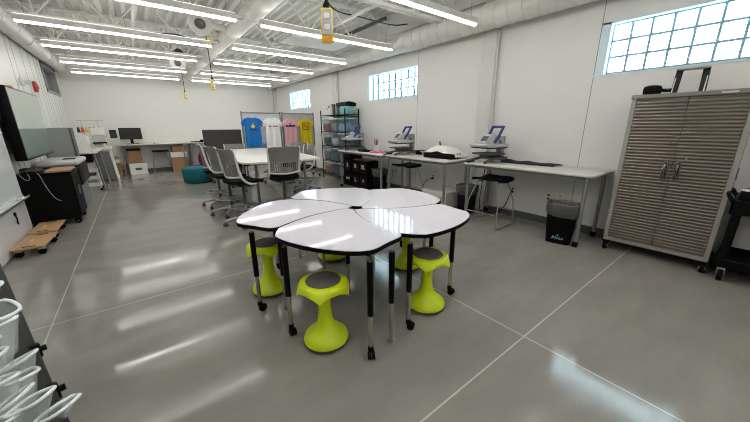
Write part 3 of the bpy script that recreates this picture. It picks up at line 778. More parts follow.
G().tube([(.02, -.07, .05), (.05, -.15, .05), (.0, -.17, .045), (-.03, -.1, .04)], .018, 8, smooth=2).build('strap', BLACKM, t)
G().box((-.02, .0, .101), (.05, .08, .006)).build('top_plate', DGREY, t)
t = thing('folding_stand', 'grey metal stand with dark folding sides on top of the steel cabinet', 'stand', (4.80, .69, ztop), R(5))
for s in (-1, 1):
    rows = [[(-.09 + .18 * k, s * (.13 - .0 * z), z * .24) for k in (0, 1)] for z in (0, .33, .66, 1)]
    G().box((.0, s * .105, .122), (.02, .055, .25), (s * .12, .25, s * .35), .003).build('side_plate', mat('stand_dark', (40, 42, 44), .5, ior=1.25), t, 0)
    G().tube([(-.1, s * .12, .006), (-.03, s * .12, .12), (.05, s * .12, .24)], .006, 6).build('strut', LGREY, t)
g = G(); g.box((.03, 0, .247), (.10, .26, .014), None, .004); g.build('top_plate', SILVER, t, 0)
tag(G().b2((-.1, -.19, 0), (.1, .19, .016), .003).build('wood_board', WOOD, None, 0, (4.86, .37, ztop)), 'thin wood board lying on top of the steel cabinet', 'board')

# ------------------------------------------------------------------ black utility cart at right edge
t = thing('utility_cart', 'black two shelf utility cart at the right edge beside the steel cabinet', 'cart', (4.72, -.34, 0), 0)
def tray(z0, z1, name):
    g = G(); g.b2((-.26, -.45, z0), (.26, .45, z0 + .02)); g.b2((-.28, -.47, z0), (-.255, .47, z1), .008); g.b2((.255, -.47, z0), (.28, .47, z1), .008); g.b2((-.28, .445, z0), (.28, .47, z1), .008); g.b2((-.28, -.47, z0), (.28, -.445, z1), .008)
    g.build(name, BLACK, t, 0)
tray(.15, .24, 'lower_shelf'); tray(.70, .84, 'upper_shelf')
for sx in (-.24, .24):
    for sy in (-.42, .42): G().b2((sx - .035, sy - .03, .23), (sx + .035, sy + .03, .72), .01).build('corner_post', BLACK, t, 0)
for sx in (-.22, .22):
    for sy in (-.40, .40):
        g = G(); g.cyl((sx, sy - .02, .065), (sx, sy + .02, .065), .065, seg=20); c = g.build('caster', RUBBER, t)
        g = G(); g.b2((sx - .03, sy - .028, .07), (sx + .03, sy + .028, .15)); g.build('caster_fork', CHROME, c, 0)
G().tube([(-.2, .46, .80), (-.2, .52, .90), (.2, .52, .90), (.2, .46, .80)], .018, 8, smooth=1).build('push_handle', BLACK, t)
t = thing('round_speaker', 'small black round topped device at the corner of the utility cart', 'speaker', (4.56, .05, .841 - .12), 0)
G().lathe([(0, 0), (.04, 0), (.045, .12), (.05, .20), (.04, .22), (0, .22)], seg=18).build('body', BLACK, t)
G().lathe([(.036, .201), (.051, .201), (.051, .212), (.036, .224)], seg=18).build('rim', LGREY, t)
t = thing('black_case', 'black padded case on the utility cart upper shelf', 'case', (4.68, -.28, .721), R(20))
G().box((0, 0, .11), (.26, .34, .22), None, .06, 3).build('case_body', RUBBER, t)
G().tube([(-.08, -.1, .2), (0, -.08, .27), (.08, -.1, .2)], .015, 8, smooth=2).build('carry_handle', RUBBER, t)
tag(G().b2((-.02, -.10, 0), (.02, .10, .13), .004).build('red_box', mat('red_print', (170, 52, 50), .5), None, 0, (4.50, -.10, .721)), 'thin red and white box in the utility cart upper shelf', 'box')

# ------------------------------------------------------------------ high table and chairs
ZH = .995
t = thing('high_table', 'large white high meeting table with rounded corners ringed by grey chairs', 'table', (2.2, 6.75, 0))
def rp(poly, rad=.16, n=6):
    out = []
    for i in range(len(poly)):
        p = Vector(poly[i]); a = (Vector(poly[i - 1]) - p).normalized(); b = (Vector(poly[(i + 1) % len(poly)]) - p).normalized()
        s, e = p + a * rad, p + b * rad
        for k in range(n + 1):
            u = k / n; out.append(tuple((s * (1 - u) ** 2 + p * 2 * u * (1 - u) + e * u * u)))
    return out
poly = [(1.25 - 2.2, 5.06 - 6.75), (1.95 - 2.2, 4.88 - 6.75), (2.62 - 2.2, 4.98 - 6.75), (3.02 - 2.2, 8.12 - 6.75), (2.3 - 2.2, 8.36 - 6.75), (1.60 - 2.2, 8.28 - 6.75)]
P = rp(poly)
if area(P) < 0: P = P[::-1]
G().prism(P, ZH - .03, ZH, .004).build('tabletop', LAMIN, t, 40)
for x, y in ((1.76 - 2.2, 6.08 - 6.75), (2.72 - 2.2, 5.95 - 6.75), (1.95 - 2.2, 7.75 - 6.75), (2.85 - 2.2, 7.6 - 6.75)):
    l = G().cyl((x, y, .02), (x, y, ZH - .03), .03, seg=16).build('leg', SILVER, t)
    G().lathe([(0, 0), (.035, 0), (.035, .015), (.03, .025), (0, .025)], (x, y, 0), 16).build('foot', DGREY, l)
G().b2((-.35, -.75, ZH - .09), (.55, .95, ZH - .03)).build('under_frame', GREYM, t, 0)

CHF = mat('chair_white_frame', (206, 206, 203), .4); CHB = mat('chair_back_grey', (118, 117, 114), .55, var=.05)
def task_chair(hs, label, loc, rz):
    t = thing('task_chair', label, 'chair', loc, rz, 'grey task chairs around the high table')
    # base star
    g = G()
    for i in range(5):
        a = 2 * PI * i / 5 + .3; g.tube([(.03 * math.cos(a), .03 * math.sin(a), .13), (.2 * math.cos(a), .2 * math.sin(a), .115), (.33 * math.cos(a), .33 * math.sin(a), .085)], [.03, .022, .016], 8)
    g.cyl((0, 0, .09), (0, 0, .17), .045, .035, 16); g.build('star_base', SILVER, t)
    for i in range(5):
        a = 2 * PI * i / 5 + .3; x, y = .33 * math.cos(a), .33 * math.sin(a)
        g = G(); g.cyl((x, y - .026, .032), (x, y - .006, .032), .032, seg=14); g.cyl((x, y + .006, .032), (x, y + .026, .032), .032, seg=14); g.cyl((x, y, .05), (x, y, .09), .01, seg=8); g.build('caster', DGREY, t)
    G().cyl((0, 0, .16), (0, 0, hs - .06), .024, seg=14).build('gas_column', DGREY, t)
    g = G(); g.tube([(.235 * math.cos(2 * PI * i / 24), .235 * math.sin(2 * PI * i / 24), .30) for i in range(24)], .011, 8, closed=True)
    for i in range(3): a = 2 * PI * i / 3; g.tube([(.02 * math.cos(a), .02 * math.sin(a), .30), (.235 * math.cos(a), .235 * math.sin(a), .30)], .009, 6)
    g.cyl((0, 0, .27), (0, 0, .33), .036, seg=14); g.build('foot_ring', SILVER, t)
    # seat
    rows = [[(-.21 + .45 * i / 8, .235 * (j / 4) * (1 - .08 * abs(i / 4 - 1) ** 3), hs - .015 * (1 if i == 8 else 0) + .012 * (j / 4) ** 2) for j in range(-4, 5)] for i in range(9)]
    G().sheet(rows, .05, normal=(0, 0, 1)).build('seat', SEATB, t, 60)
    G().box((0, 0, hs - .045), (.26, .3, .04), None, .015).build('seat_mechanism', DGREY, t)
    # back
    rows = []; n = 16; m = 28
    for i in range(n + 1):
        v = i / n; r = []
        for j in range(m + 1):
            u = -1 + 2 * j / m
            wv = .228 + .03 * v - .02 * max(0, v - .9) * 10 * abs(u) ** 4
            x = -.215 - .07 * v + .075 * abs(u) ** 2 * (1 - .3 * v) + .02 * math.sin(v * PI)
            z = hs + .10 + .42 * v - .012 * abs(u) ** 6 * (1 if v > .9 else 0)
            r.append((x, wv * u, z))
        rows.append(r)
    G().sheet(rows, .012, skip=lambda i, j: 1 <= i < 7 and j % 2 == 1 and 1 < j < m - 2).build('backrest', CHB, t, 60)
    g = G()
    for s in (-1, 1):
        g.tube([(.10, s * .235, hs - .03), (-.02, s * .25, hs - .02), (-.12, s * .258, hs + .05), (-.155, s * .245, hs + .14), (-.185, s * .25, hs + .30), (-.215, s * .262, hs + .50), (-.245, s * .245, hs + .525)], [.012, .018, .02, .019, .016, .012, .010], 8, smooth=1)
    g.tube([(-.150, -.23, hs + .10), (-.205, -.1, hs + .085), (-.218, 0, hs + .08), (-.205, .1, hs + .085), (-.150, .23, hs + .10)], .016, 8, smooth=1)
    g.build('back_frame', CHF, t, 60)
    for s in (-1, 1): G().tube([(-.13, s * .255, hs + .05), (-.06, s * .27, hs + .14), (.06, s * .275, hs + .16), (.12, s * .27, hs + .15)], .014, 8, smooth=1).build('armrest', DGREY, t) if False else None
    return t
C0 = task_chair(.71, 'grey slatted back chair on the left of the high table, nearest one', (1.24, 5.08, 0), R(14))
dup(C0, (1.19, 5.84, 0), R(8), 'grey slatted back chair on the left of the high table, second from the near end')
dup(C0, (1.17, 6.66, 0), R(-6), 'grey slatted back chair left of the high table, third, beside the teal ottoman')
dup(C0, (1.90, 5.05, 0), R(82), 'grey slatted back chair at the near end of the high table, seen from behind')
C1 = task_chair(.58, 'grey chair at the far left end of the high table facing the camera', (2.08, 8.66, 0), R(-88))
dup(C1, (2.96, 8.70, 0), R(-92), 'grey chair at the far end of the high table in front of the white shirt')
dup(C1, (3.52, 8.14, 0), R(-128), 'grey chair at the far end of the high table in front of the pink shirt')
dup(C1, (3.16, 7.60, 0), R(178), 'grey chair on the right side of the high table, left one of the pair')
dup(C1, (3.14, 6.88, 0), R(174), 'grey chair on the right side of the high table, right one of the pair')

# ------------------------------------------------------------------ shirt boards
YBD = 8.98
def board(x0, x1, label, face):
    t = thing('rolling_board', label, 'board', ((x0 + x1) / 2, YBD, 0), 0, 'rolling boards with shirts')
    h = (x1 - x0) / 2
    g = G()
    for s in (-1, 1): g.b2((s * h - .018, -.018, .09), (s * h + .018, .018, 1.95))
    g.b2((-h, -.018, 1.89), (h, .018, 1.925)); g.b2((-h, -.018, .62), (h, .018, .65))
    g.build('frame', GREYM, t, 0)
    G().b2((-h + .018, -.01, .65), (h - .018, .01, 1.89)).build('panel', face, t, 0)
    for s in (-1, 1):
        g = G(); g.box((s * h, 0, .085), (.05, .55, .035), None, .008); f = g.build('foot', GREYM, t)
        for q in (-.23, .23): G().cyl((s * h - .015, q, .034), (s * h + .015, q, .034), .034, seg=14).build('caster', RUBBER, f)
board(2.37, 3.44, 'rolling whiteboard carrying the blue and white shirts', mat('board_white', (186, 192, 195), .3))
board(3.50, 4.50, 'rolling grey board carrying the pink and yellow shirts', mat('grey_pinboard', (172, 172, 168), .8))
def shirt(x, z, w, h, colr, name, label, seed):
    t = thing('t_shirt', label, 't-shirt', (x, YBD - .06, z), 0, 'T-shirts hung on the rolling boards')
    m = mat('shirt_' + name, colr, .9, var=.06, bump=.2, bscale=40)
    fold = lambda u, v: .012 * math.sin(7 * u + seed + v * 2) * (.3 + v) + .006 * math.sin(15 * u + 3 * v)
    g = G(); rows = []
    for i in range(15):
        v = i / 14
        hw = w * (.37 + .0 * v) * (.92 + .1 * v); r = []
        for j in range(13):
            u = -1 + 2 * j / 12
            zz = -h * v
            if i == 0: zz = -.05 * abs(u) ** 1.2 - (.045 * max(0, 1 - abs(u) / .35) if abs(u) < .35 else 0)
            r.append((hw * u, fold(u, v) - .012, zz))
        rows.append(r)
    g.sheet(rows, .03, normal=(0, 1, 0)); g.build('shirt_body', m, t, 70)
    for s in (-1, 1):
        rows = []
        for i in range(6):
            k = i / 5
            top = Vector((s * w * (.33 + .20 * k), 0, -.035 - .17 * k * h)); bot = Vector((s * w * (.335 + .10 * k), 0, -h * .26 - .045 * k))
            rows.append([tuple(top.lerp(bot, q / 5) + Vector((0, -.012 + .008 * math.sin(q + i), 0))) for q in range(6)])
        G().sheet(rows, .028, normal=(0, 1, 0)).build('sleeve', m, t, 70)
    g = G(); g.tube([(-.16, .0, -.06), (0, .0, .015), (.16, 0, -.06)], .006, 6); g.tube([(0, 0, .01), (0, 0, .05), (.02, .01, .065), (.035, .035, .05)], .004, 6); g.build('hanger', WPAPER, t)
    return t
SH = [(2.62, 1.80, .58, .80, (22, 110, 186), 'blue', 'blue T-shirt with a small yellow emblem on the rolling whiteboard', 0.3), (3.17, 1.80, .56, .84, (236, 236, 236), 'white', 'white T-shirt with small dark and red print on the rolling whiteboard', 1.2),
      (3.70, 1.78, .50, .80, (224, 168, 182), 'pink', 'pink T-shirt with black lettering on the rolling grey board', 2.1), (4.19, 1.77, .53, .80, (214, 190, 18), 'yellow', 'yellow T-shirt with a brown square print on the rolling grey board', 3.3)]
for s in SH:
    t = shirt(*s)
    y = -.046
    if s[5] == 'blue':
        g = G(); g.lathe([(0, 0), (.05, 0), (.05, .012), (0, .012)], seg=12); o = g.build('emblem', mat('print_yellow', (226, 186, 40), .7), t, rot=(R(90), 0, 0), loc=(.0, y, -.25))
        G().box((0, y, -.17), (.03, .012, .03)).build('emblem_top', mat('print_yellow', (226, 186, 40), .7), t)
        G().box((0, y, -.34), (.2, .012, .022)).build('print_line', NAVY, t)
    elif s[5] == 'white':
        g = G(); 
        for q in range(3): g.box((-.10 + .022 * q, y, -.25 + .004 * (q % 2)), (.014, .012, .03))
        g.build('print_line', BLACK, t)
        g = G()
        for q in range(5): g.box((.01 + .028 * q, y, -.25), (.017, .012, .032))
        g.build('print_red', mat('fabric_red', (150, 40, 50)), t)
    elif s[5] == 'pink':
        g = G()
        for q in range(7): g.box((-.12 + .04 * q, y, -.22), (.028, .012, .055))
        g.box((0, y, -.15), (.05, .012, .02)); g.build('print_line', BLACK, t)
    else:
        g = G()
        for (cx, cz, ww, hh) in ((0, -.13, .22, .025), (0, -.32, .22, .025), (-.10, -.225, .025, .2), (.10, -.225, .025, .2), (0, -.225, .12, .02), (-.03, -.19, .03, .05), (.035, -.26, .03, .05)): g.box((cx, y, cz), (ww, .012, hh))
        g.build('print_square', mat('print_brown', (160, 96, 22), .7), t)

# ------------------------------------------------------------------ dark screen and ottoman
t = thing('fabric_screen', 'dark grey fabric screen standing behind the high table before the whiteboard', 'screen', (1.98, 9.65, 0), R(-2))
G().b2((-.50, -.03, .12), (.50, .03, 1.46), .015, 2).build('panel', FABDG, t)
G().b2((-.50, -.035, 1.44), (.50, .035, 1.47), .01).build('top_rail', DGREY, t)
for s in (-1, 1): G().box((s * .4, 0, .06), (.05, .45, .12), None, .01).build('foot', DGREY, t)
t = thing('ottoman', 'teal rounded ottoman on the floor left of the chairs', 'ottoman', (1.28, 10.1, 0), .3)
def owob(r, z, a): k = .97 + .03 * math.cos(6 * a); return r * k, z
g = G(); g.lathe([(0, .02), (.38, .02), (.40, .04), (.425, .30), (.42, .40), (.39, .425), (0, .43)], seg=48, wob=owob); g.build('cushion', TEAL, t, 50)
G().lathe([(0, 0), (.34, 0), (.34, .025), (0, .025)], seg=24).build('base', BLACK, t)

# ------------------------------------------------------------------ back wall tables and things
def back_table(x0, x1, label):
    t = thing('back_table', label, 'table', ((x0 + x1) / 2, 13.3, 0), 0, 'tables along the back wall')
    h = (x1 - x0) / 2; z = 1.0
    G().b2((-h, -.36, z - .03), (h, .36, z), .008).build('tabletop', LAMIN, t)
    for s in (-1, 1):
        for q in (-1, 1):
            l = G().cyl((s * (h - .06), q * .29, .01), (s * (h - .12), q * .26, z - .03), .026, seg=12).build('leg', GREYM, t)
back_table(-.52, 1.42, 'white table along the back wall under the monitor')
back_table(1.46, 3.30, 'white table along the back wall behind the ottoman and screen')
t = thing('monitor', 'black desktop monitor on the back wall table', 'monitor', (-.10, 13.32, 1.0), R(8))
G().b2((-.30, -.02, .16), (.30, .02, .53), .006).build('bezel', BLACK, t)
G().b2((-.285, -.0225, .175), (.285, -.0195, .515)).build('screen', mat('screen_off', (44, 45, 46), .12), t, 0)
G().b2((-.04, .02, .02), (.04, .04, .3)).build('stand', BLACK, t); G().b2((-.17, -.1, 0), (.17, .1, .015), .005).build('stand_base', BLACK, t)
tag(G().sphere((0, 0, .018), .035, sc=(.8, 1.2, .5)).build('computer_mouse', BLACK, None, 60, (.50, 13.2, 1.0)), 'black mouse on the back wall table right of the monitor', 'mouse')
t = thing('paper_tray', 'black flat tray on the back wall table above the ottoman', 'tray', (1.80, 13.2, 1.0)); G().b2((-.2, -.14, 0), (.2, .14, .03), .005).build('tray', BLACK, t); G().b2((.1, -.1, .031), (.2, .0, .09), .01).build('tape_dispenser', BLACK, t)
t = thing('white_box', 'white cardboard box on the floor under the monitor table', 'box', (-.10, 13.28, 0), R(5)); G().b2((-.24, -.2, 0), (.24, .2, .36), .004).build('carton', WPAPER, t, 0); G().box((0, -.202, .18), (.18, .004, .07)).build('box_print', DGREY, t)
t = thing('paper_bag', 'brown paper bag on the white box under the monitor table', 'bag', (-.12, 13.3, .361), R(-4))
g = G(); V = [[g.bm.verts.new((sx * .17 * k, sy * .12 * k, z)) for sx, sy in ((-1, -1), (1, -1), (1, 1), (-1, 1))] for k, z in ((1, 0), (1.02, .2), (.9, .42))]
for a, b in zip(V, V[1:]):
    for i in range(4): j = (i + 1) % 4; g.bm.faces.new((a[i], a[j], b[j], b[i]))
g.bm.faces.new(V[0][::-1]); g.bm.faces.new(V[-1]); g.build('bag', CARD, t, 20)
G().b2((-.2, -.1, .421), (.2, .08, .49), .03, 2).build('black_cover', BLACK, t)
t = thing('cardboard_box', 'large cardboard box with white band under the back wall table, right of the wire stool', 'box', (1.16, 13.28, 0), R(-3)); G().b2((-.25, -.2, 0), (.25, .2, .50), .004).build('carton', CARD, t, 0); G().b2((-.255, -.205, .50), (.255, .205, .68), .004).build('white_band', WPAPER, t, 0)
t = thing('cardboard_box', 'small cardboard box on top of the large banded one under the back wall table', 'box', (1.18, 13.28, .681), R(4)); G().b2((-.22, -.18, 0), (.22, .18, .2), .004).build('carton', CARD, t, 0); G().box((0, 0, .202), (.42, .05, .002)).build('tape', mat('tape', (190, 160, 110), .4), t)
t = thing('paper_roll', 'tall brown paper roll with white label left of the white box', 'roll', (-.60, 13.3, 0)); G().lathe([(0, 0), (.075, 0), (.08, .3), (.07, .55), (.05, .62), (0, .62)], seg=18).build('roll', CARD, t); G().lathe([(.079, .42), (.082, .42), (.078, .52), (.074, .52)], seg=18).build('label_band', WPAPER, t)
t = thing('paper_roll', 'shorter brown paper roll beside the back table leg', 'roll', (-.42, 13.45, 0)); G().lathe([(0, 0), (.06, 0), (.06, .4), (.045, .45), (0, .45)], seg=18).build('roll', CARD, t)
t = thing('magenta_bag', 'magenta bag leaning under the back wall table behind the ottoman', 'bag', (1.98, 13.25, 0), R(10))
G().sphere((0, 0, .36), .3, 18, 12, (.75, .6, 1.2)).build('bag', PURPLE, t, 80); G().tube([(-.12, 0, .68), (0, 0, .80), (.12, 0, .68)], .018, 8, smooth=2).build('strap', BLACK, t)

# ------------------------------------------------------------------ left wall: whiteboard, display, cart
XW = -1.45
t = thing('marker_wall', 'tall glossy white marker board on the left with a tray, beside the big display', 'whiteboard', (XW, 5.2, 0))
G().b2((-.04, -1.6, .02), (0, 1.35, 2.15), .004).build('board', mat('marker_gloss_white', (222, 224, 226), .14, var=.02), t, 0)
g = G(); g.b2((0, -1.6, .575), (.075, 1.35, .59)); g.b2((.068, -1.6, .575), (.075, 1.35, .605)); g.b2((-.0, -1.6, .575), (.012, 1.35, .62)); g.build('pen_tray', mat('tray_aluminium', (206, 208, 208), .35, .2), t, 0)
g = G(); g.b2((-.045, 1.335, .02), (.004, 1.352, 2.15)); g.build('edge_trim', LGREY, t, 0)
tag(G().b2((0, -.1, -.14), (.003, .1, .14)).build('paper_notice', WPAPER, None, 0, (XW + .0015, 6.05, 1.30)), 'white paper notice on the marker board beside the display', 'notice')
nt_ = bpy.data.objects['paper_notice']
g = G(); g.tube([(.004, -.04, .08), (.004, .0, .10), (.004, .04, .07), (.004, .01, .03), (.004, -.03, .0)], .006, 6, smooth=2); g.build('red_scribble', mat('red_ink', (160, 30, 46), .6), nt_)
G().tube([(.004, -.05, -.03), (.004, -.01, .01), (.004, .03, -.05), (.004, .06, -.02)], .006, 6, smooth=2).build('dark_scribble', BLACK, nt_)
G().b2((.0031, -.06, -.12), (.0045, .06, -.07)).build('green_block', mat('green_ink', (40, 90, 80), .6), nt_, 0)
t = thing('marker_eraser', 'white eraser lying on the marker board tray', 'eraser', (XW + .036, 6.28, .5915)); G().b2((-.025, -.08, .0), (.025, .08, .03), .006).build('felt', WPAPER, t); G().b2((-.02, -.06, .031), (.02, .06, .036)).build('grip', LGREY, t)
t = thing('clip_hook', 'small black clip hanging on the marker board below the tray', 'clip', (XW, 5.98, .42)); g = G(); g.b2((0, -.02, 0), (.02, .02, .05), .004); g.tube([(.012, 0, 0), (.014, .012, -.04), (.014, -.012, -.08), (.012, 0, -.11)], .008, 6, smooth=1); g.build('hook', BLACK, t)

t = thing('large_display', 'big wall display screen with black bezel at left', 'display', (-1.31, 7.66, 0))
G().b2((-.13, -.95, 1.08), (-.004, .95, 2.13), .012, 2).build('bezel', mat('bezel_black', (8, 8, 9), .4, ior=1.2), t)
sm_ = bpy.data.materials.new('display_reflection_tones'); sm_.use_nodes = True
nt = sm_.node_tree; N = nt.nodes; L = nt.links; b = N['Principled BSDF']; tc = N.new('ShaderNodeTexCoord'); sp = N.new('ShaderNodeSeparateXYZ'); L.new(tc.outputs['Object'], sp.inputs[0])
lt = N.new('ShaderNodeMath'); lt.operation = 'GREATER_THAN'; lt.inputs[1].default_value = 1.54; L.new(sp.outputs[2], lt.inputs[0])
mx = N.new('ShaderNodeMix'); mx.data_type = 'RGBA'; L.new(lt.outputs[0], mx.inputs[0]); mx.inputs[6].default_value = rgb((108, 124, 120)); mx.inputs[7].default_value = rgb((182, 190, 178))  # two tones paint the room's reflection into the screen's base colour
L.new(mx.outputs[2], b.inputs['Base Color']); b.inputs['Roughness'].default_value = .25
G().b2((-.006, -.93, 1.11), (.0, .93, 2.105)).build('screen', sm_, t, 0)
G().b2((-.26, -.3, 1.3), (-.13, .3, 1.8)).build('wall_bracket', BLACKM, t, 0)
tag(G().b2((-.04, -.05, 0), (.04, .05, .03), .006).build('orange_tag', mat('orange_plastic', (226, 140, 90), .5), None, 40, (-1.36, 7.15, 2.1305)), 'small orange block on top of the big display', 'block')
t = thing('wall_camera', 'small white camera unit on the left wall beside the red alarm', 'camera', (XL, 9.2, 2.42)); G().b2((0, -.07, -.07), (.05, .07, .07), .01).build('mount', WHITE, t); G().cyl((.05, 0, 0), (.13, -.02, -.02), .045, seg=16).build('lens_barrel', WHITE, t); G().cyl((.131, -.02, -.02), (.134, -.02, -.02), .03, seg=14).build('lens', LGREY, t)
t = thing('fire_alarm', 'red fire alarm strobe on the left wall', 'alarm', (XL, 10.2, 2.42)); G().b2((0, -.07, -.11), (.06, .07, .11), .02, 2).build('housing', mat('alarm_red', (176, 36, 40), .4), t); G().b2((.07, -.03, -.05), (.09, .03, .05), .008).build('strobe', LGREY, t)

t = thing('media_cart', 'black rolling cabinet cart with wood edged top under the big display', 'cart', (-1.235, 7.22, 0))
G().b2((-.30, -.37, .10), (.30, .37, .84), .008).build('body', mat('cart_black', (11, 11, 12), .6, var=.1, ior=1.2), t, 0)
G().b2((-.31, -.39, .841), (.32, .39, .87), .006).build('top', BLACK, t, 0)
for k, (a, b_) in enumerate(((-.36, -.005), (.005, .36))):
    d = G().b2((.301, a, .13), (.312, b_, .82), .003).build('door', mat('cart_black', (11, 11, 12)), t, 0)
    G().b2((.312, (-.05 if k == 0 else .035), .45), (.325, (-.035 if k == 0 else .05), .6)).build('handle', GREYM, d, 0)
for sx in (-.24, .24):
    for sy in (-.29, .29):
        g = G(); g.cyl((sx, sy - .02, .045), (sx, sy + .02, .045), .045, seg=16); g.b2((sx - .025, sy - .028, .05), (sx + .025, sy + .028, .10)); c = g.build('caster', RUBBER, t)
        G().cyl((sx, sy - .024, .045), (sx, sy + .024, .045), .016, seg=10).build('caster_hub', GREYM, c)
tag(G().b2((-.14, -.3, 0), (.14, .3, .03), .004).build('wood_plank', WOOD, None, 0, (-1.07, 7.15, .871)), 'tan wood plank on the right of the black media cart top', 'plank')
t = thing('keyboard', 'black keyboard and cable clutter on the left of the media cart', 'keyboard', (-1.38, 7.09, .871), R(3)); G().b2((-.10, -.24, 0), (.10, .22, .03), .006).build('keyboard_body', BLACK, t); 
g = G()
for i in range(4):
    for j in range(10): g.box((-.07 + .045 * i, -.2 + .042 * j, .034), (.034, .032, .008))
g.build('keys', DGREY, t, 0); 
t = thing('laptop', 'dark closed laptop on the media cart under the big display', 'laptop', (-1.40, 7.46, .871), R(90)); G().b2((-.13, -.19, 0), (.13, .19, .022), .006).build('base', DGREY, t); G().b2((-.125, -.185, .0225), (.125, .185, .034), .004).build('lid', BLACK, t)
MC = bpy.data.objects['media_cart']
under(G().tube([(-1.30, 6.86, .885), (-1.26, 6.80, .85), (-1.24, 6.805, .70), (-1.20, 6.805, .55), (-1.16, 6.80, .46), (-1.11, 6.805, .42)], .005, 6, smooth=3).build('power_cord', mat('cord_grey', (150, 150, 150), .5)), MC)
under(G().tube([(-1.48, 6.84, .885), (-1.46, 6.80, .85), (-1.42, 6.81, .78), (-1.37, 6.80, .79), (-1.38, 6.82, .86), (-1.40, 6.86, .885)], .005, 6, smooth=3).build('power_cord', mat('cord_grey', (150, 150, 150), .5)), MC)

def dolly(loc, rz, label):
    t = thing('wood_dolly', label, 'dolly', loc, rz, 'wooden furniture dollies')
    G().b2((-.15, -.33, .105), (.15, .33, .128), .006, 2).build('deck', WOOD, t)
    g = G()
    for q in (-.27, .27): g.box((0, q, .1285), (.12, .035, .002), None, .0)
    g.build('hand_slot', BLACK, t, 0)
    G().box((-.03, 0, .1287), (.03, .16, .0015)).build('stencil', mat('stencil', (200, 176, 140), .6), t, 0)
    for sx in (-.10, .10):
        for sy in (-.25, .25):
            g = G(); g.cyl((sx, sy - .016, .04), (sx, sy + .016, .04), .04, seg=14); c = g.build('caster', RUBBER, t)
            g = G(); g.b2((sx - .03, sy - .024, .07), (sx + .03, sy + .024, .105)); g.b2((sx - .02, sy + .018, .03), (sx + .02, sy + .023, .08)); g.build('caster_plate', LGREY, c, 0)
    return t
D0 = dolly((-1.27, 5.68, 0), R(-3), 'wooden furniture dolly nearest the camera on the floor at left')
dup(D0, (-1.27, 6.42, 0), R(-1), 'wooden furniture dolly next to the black media cart')

# plotter, grey cabinet, machines
t = thing('plotter', 'grey and black office machine with rounded pale top behind the media cart', 'printer', (-1.22, 8.6, 0))
G().b2((-.27, -.50, .0), (.22, .55, .48), .01).build('lower_cabinet', mat('steel_blue_grey', (118, 126, 134), .45), t, 0)
G().b2((-.28, -.62, .48), (.28, .60, .86), .03, 2).build('body', mat('machine_black', (18, 20, 23), .4, ior=1.2), t)
G().b2((-.29, -.64, .86), (.29, .62, .95), .04, 3).build('top_cover', LGREY, t); G().b2((.02, -.2, .951), (.2, .1, .962), .004).build('control_panel', BLACK, t)
t = thing('grey_cabinet', 'plain mid grey cabinet box with dark edge behind the big display', 'cabinet', (-1.30, 9.66, 0))
G().b2((-.24, -.2, .0), (.18, .2, 1.55), .006).build('body', mat('cabinet_grey', (134, 135, 133), .5), t, 0); G().b2((.181, -.2, .02), (.21, .2, 1.54), .004).build('edge_panel', DGREY, t, 0)
t = thing('machine_table', 'white topped table with slanted metal legs carrying the white machines', 'table', (-1.16, 11.0, 0))
G().b2((-.38, -.85, .93), (.34, .9, .96), .008).build('tabletop', LAMIN, t); G().b2((-.34, -.78, .72), (.24, -.1, .925), .006).build('under_tray', BLACK, t)
for sx in (-.30, .28):
    for sy in (-.75, .78): G().cyl((sx + .06 * (1 if sx > 0 else -1), sy, .01), (sx, sy, .93), .025, seg=12).build('leg', GREYM, t)
t = thing('white_printer', 'boxy white printer on the machine table', 'printer', (-1.16, 10.55, .961))
G().b2((-.22, -.25, 0), (.22, .25, .38), .02, 2).build('body', WPAPER, t); G().b2((-.18, -.2, .381), (.18, .2, .40), .008).build('lid', LGREY, t); G().b2((.221, -.15, .1), (.225, .15, .2)).build('slot', LGREY, t, 0)
t = thing('wire_drawer_cart', 'white wire drawer cart on casters under the machine table', 'cart', (-1.07, 10.52, 0))
for sx in (-.17, .17):
    for sy in (-.2, .2): G().cyl((sx, sy, .05), (sx, sy, .72), .012, seg=8).build('post', WHITE, t)
for z in (.12, .30, .48, .68):
    g = G(); g.b2((-.17, -.2, z - .01), (.17, .2, z)); g.b2((-.175, -.205, z), (.175, -.195, z + .08)); g.b2((.165, -.2, z), (.175, .2, z + .08)); g.build('drawer', WHITE, t, 0)
for sx in (-.17, .17):
    for sy in (-.2, .2): G().cyl((sx, sy - .015, .03), (sx, sy + .015, .03), .03, seg=12).build('caster', RUBBER, t)
t = thing('embroidery_machine', 'white multi needle embroidery machine with thread cones on the far left', 'embroidery machine', (-.86, 12.3, 0))
g = G(); g.b2((-.2, -.25, .92), (.24, .35, 1.0), .015); g.b2((-.12, .0, 1.0), (.16, .32, 1.45), .03, 2); g.b2((-.14, -.3, 1.32), (.2, .1, 1.55), .03, 2); g.b2((-.04, -.24, 1.0), (.12, -.02, 1.09), .02); g.build('machine_body', WHITE, t)
G().b2((-.12, -.31, 1.13), (.18, -.22, 1.32), .012).build('needle_head', LGREY, t)
g = G()
for i in range(6): g.cyl((-.1 + .05 * i, -.29, 1.06), (-.1 + .05 * i, -.29, 1.14), .006, seg=6)
g.build('needle_bars', BLACK, t)
G().box((.36, -.22, 1.36), (.17, .03, .24), (0, 0, -.2), .012).build('control_screen', mat('tablet_dark', (48, 52, 58), .2), t); G().b2((.2, -.2, 1.3), (.32, -.16, 1.34)).build('screen_arm', WHITE, t, 0)
g = G(); g.cyl((-.3, .1, 1.0), (-.3, .1, 1.75), .012, seg=8); g.cyl((.05, .2, 1.4), (.05, .2, 1.75), .01, seg=8); g.b2((-.42, .09, 1.74), (.2, .12, 1.76)); g.b2((-.45, .0, 1.40), (-.02, .2, 1.42)); g.build('thread_stand', LGREY, t, 0)
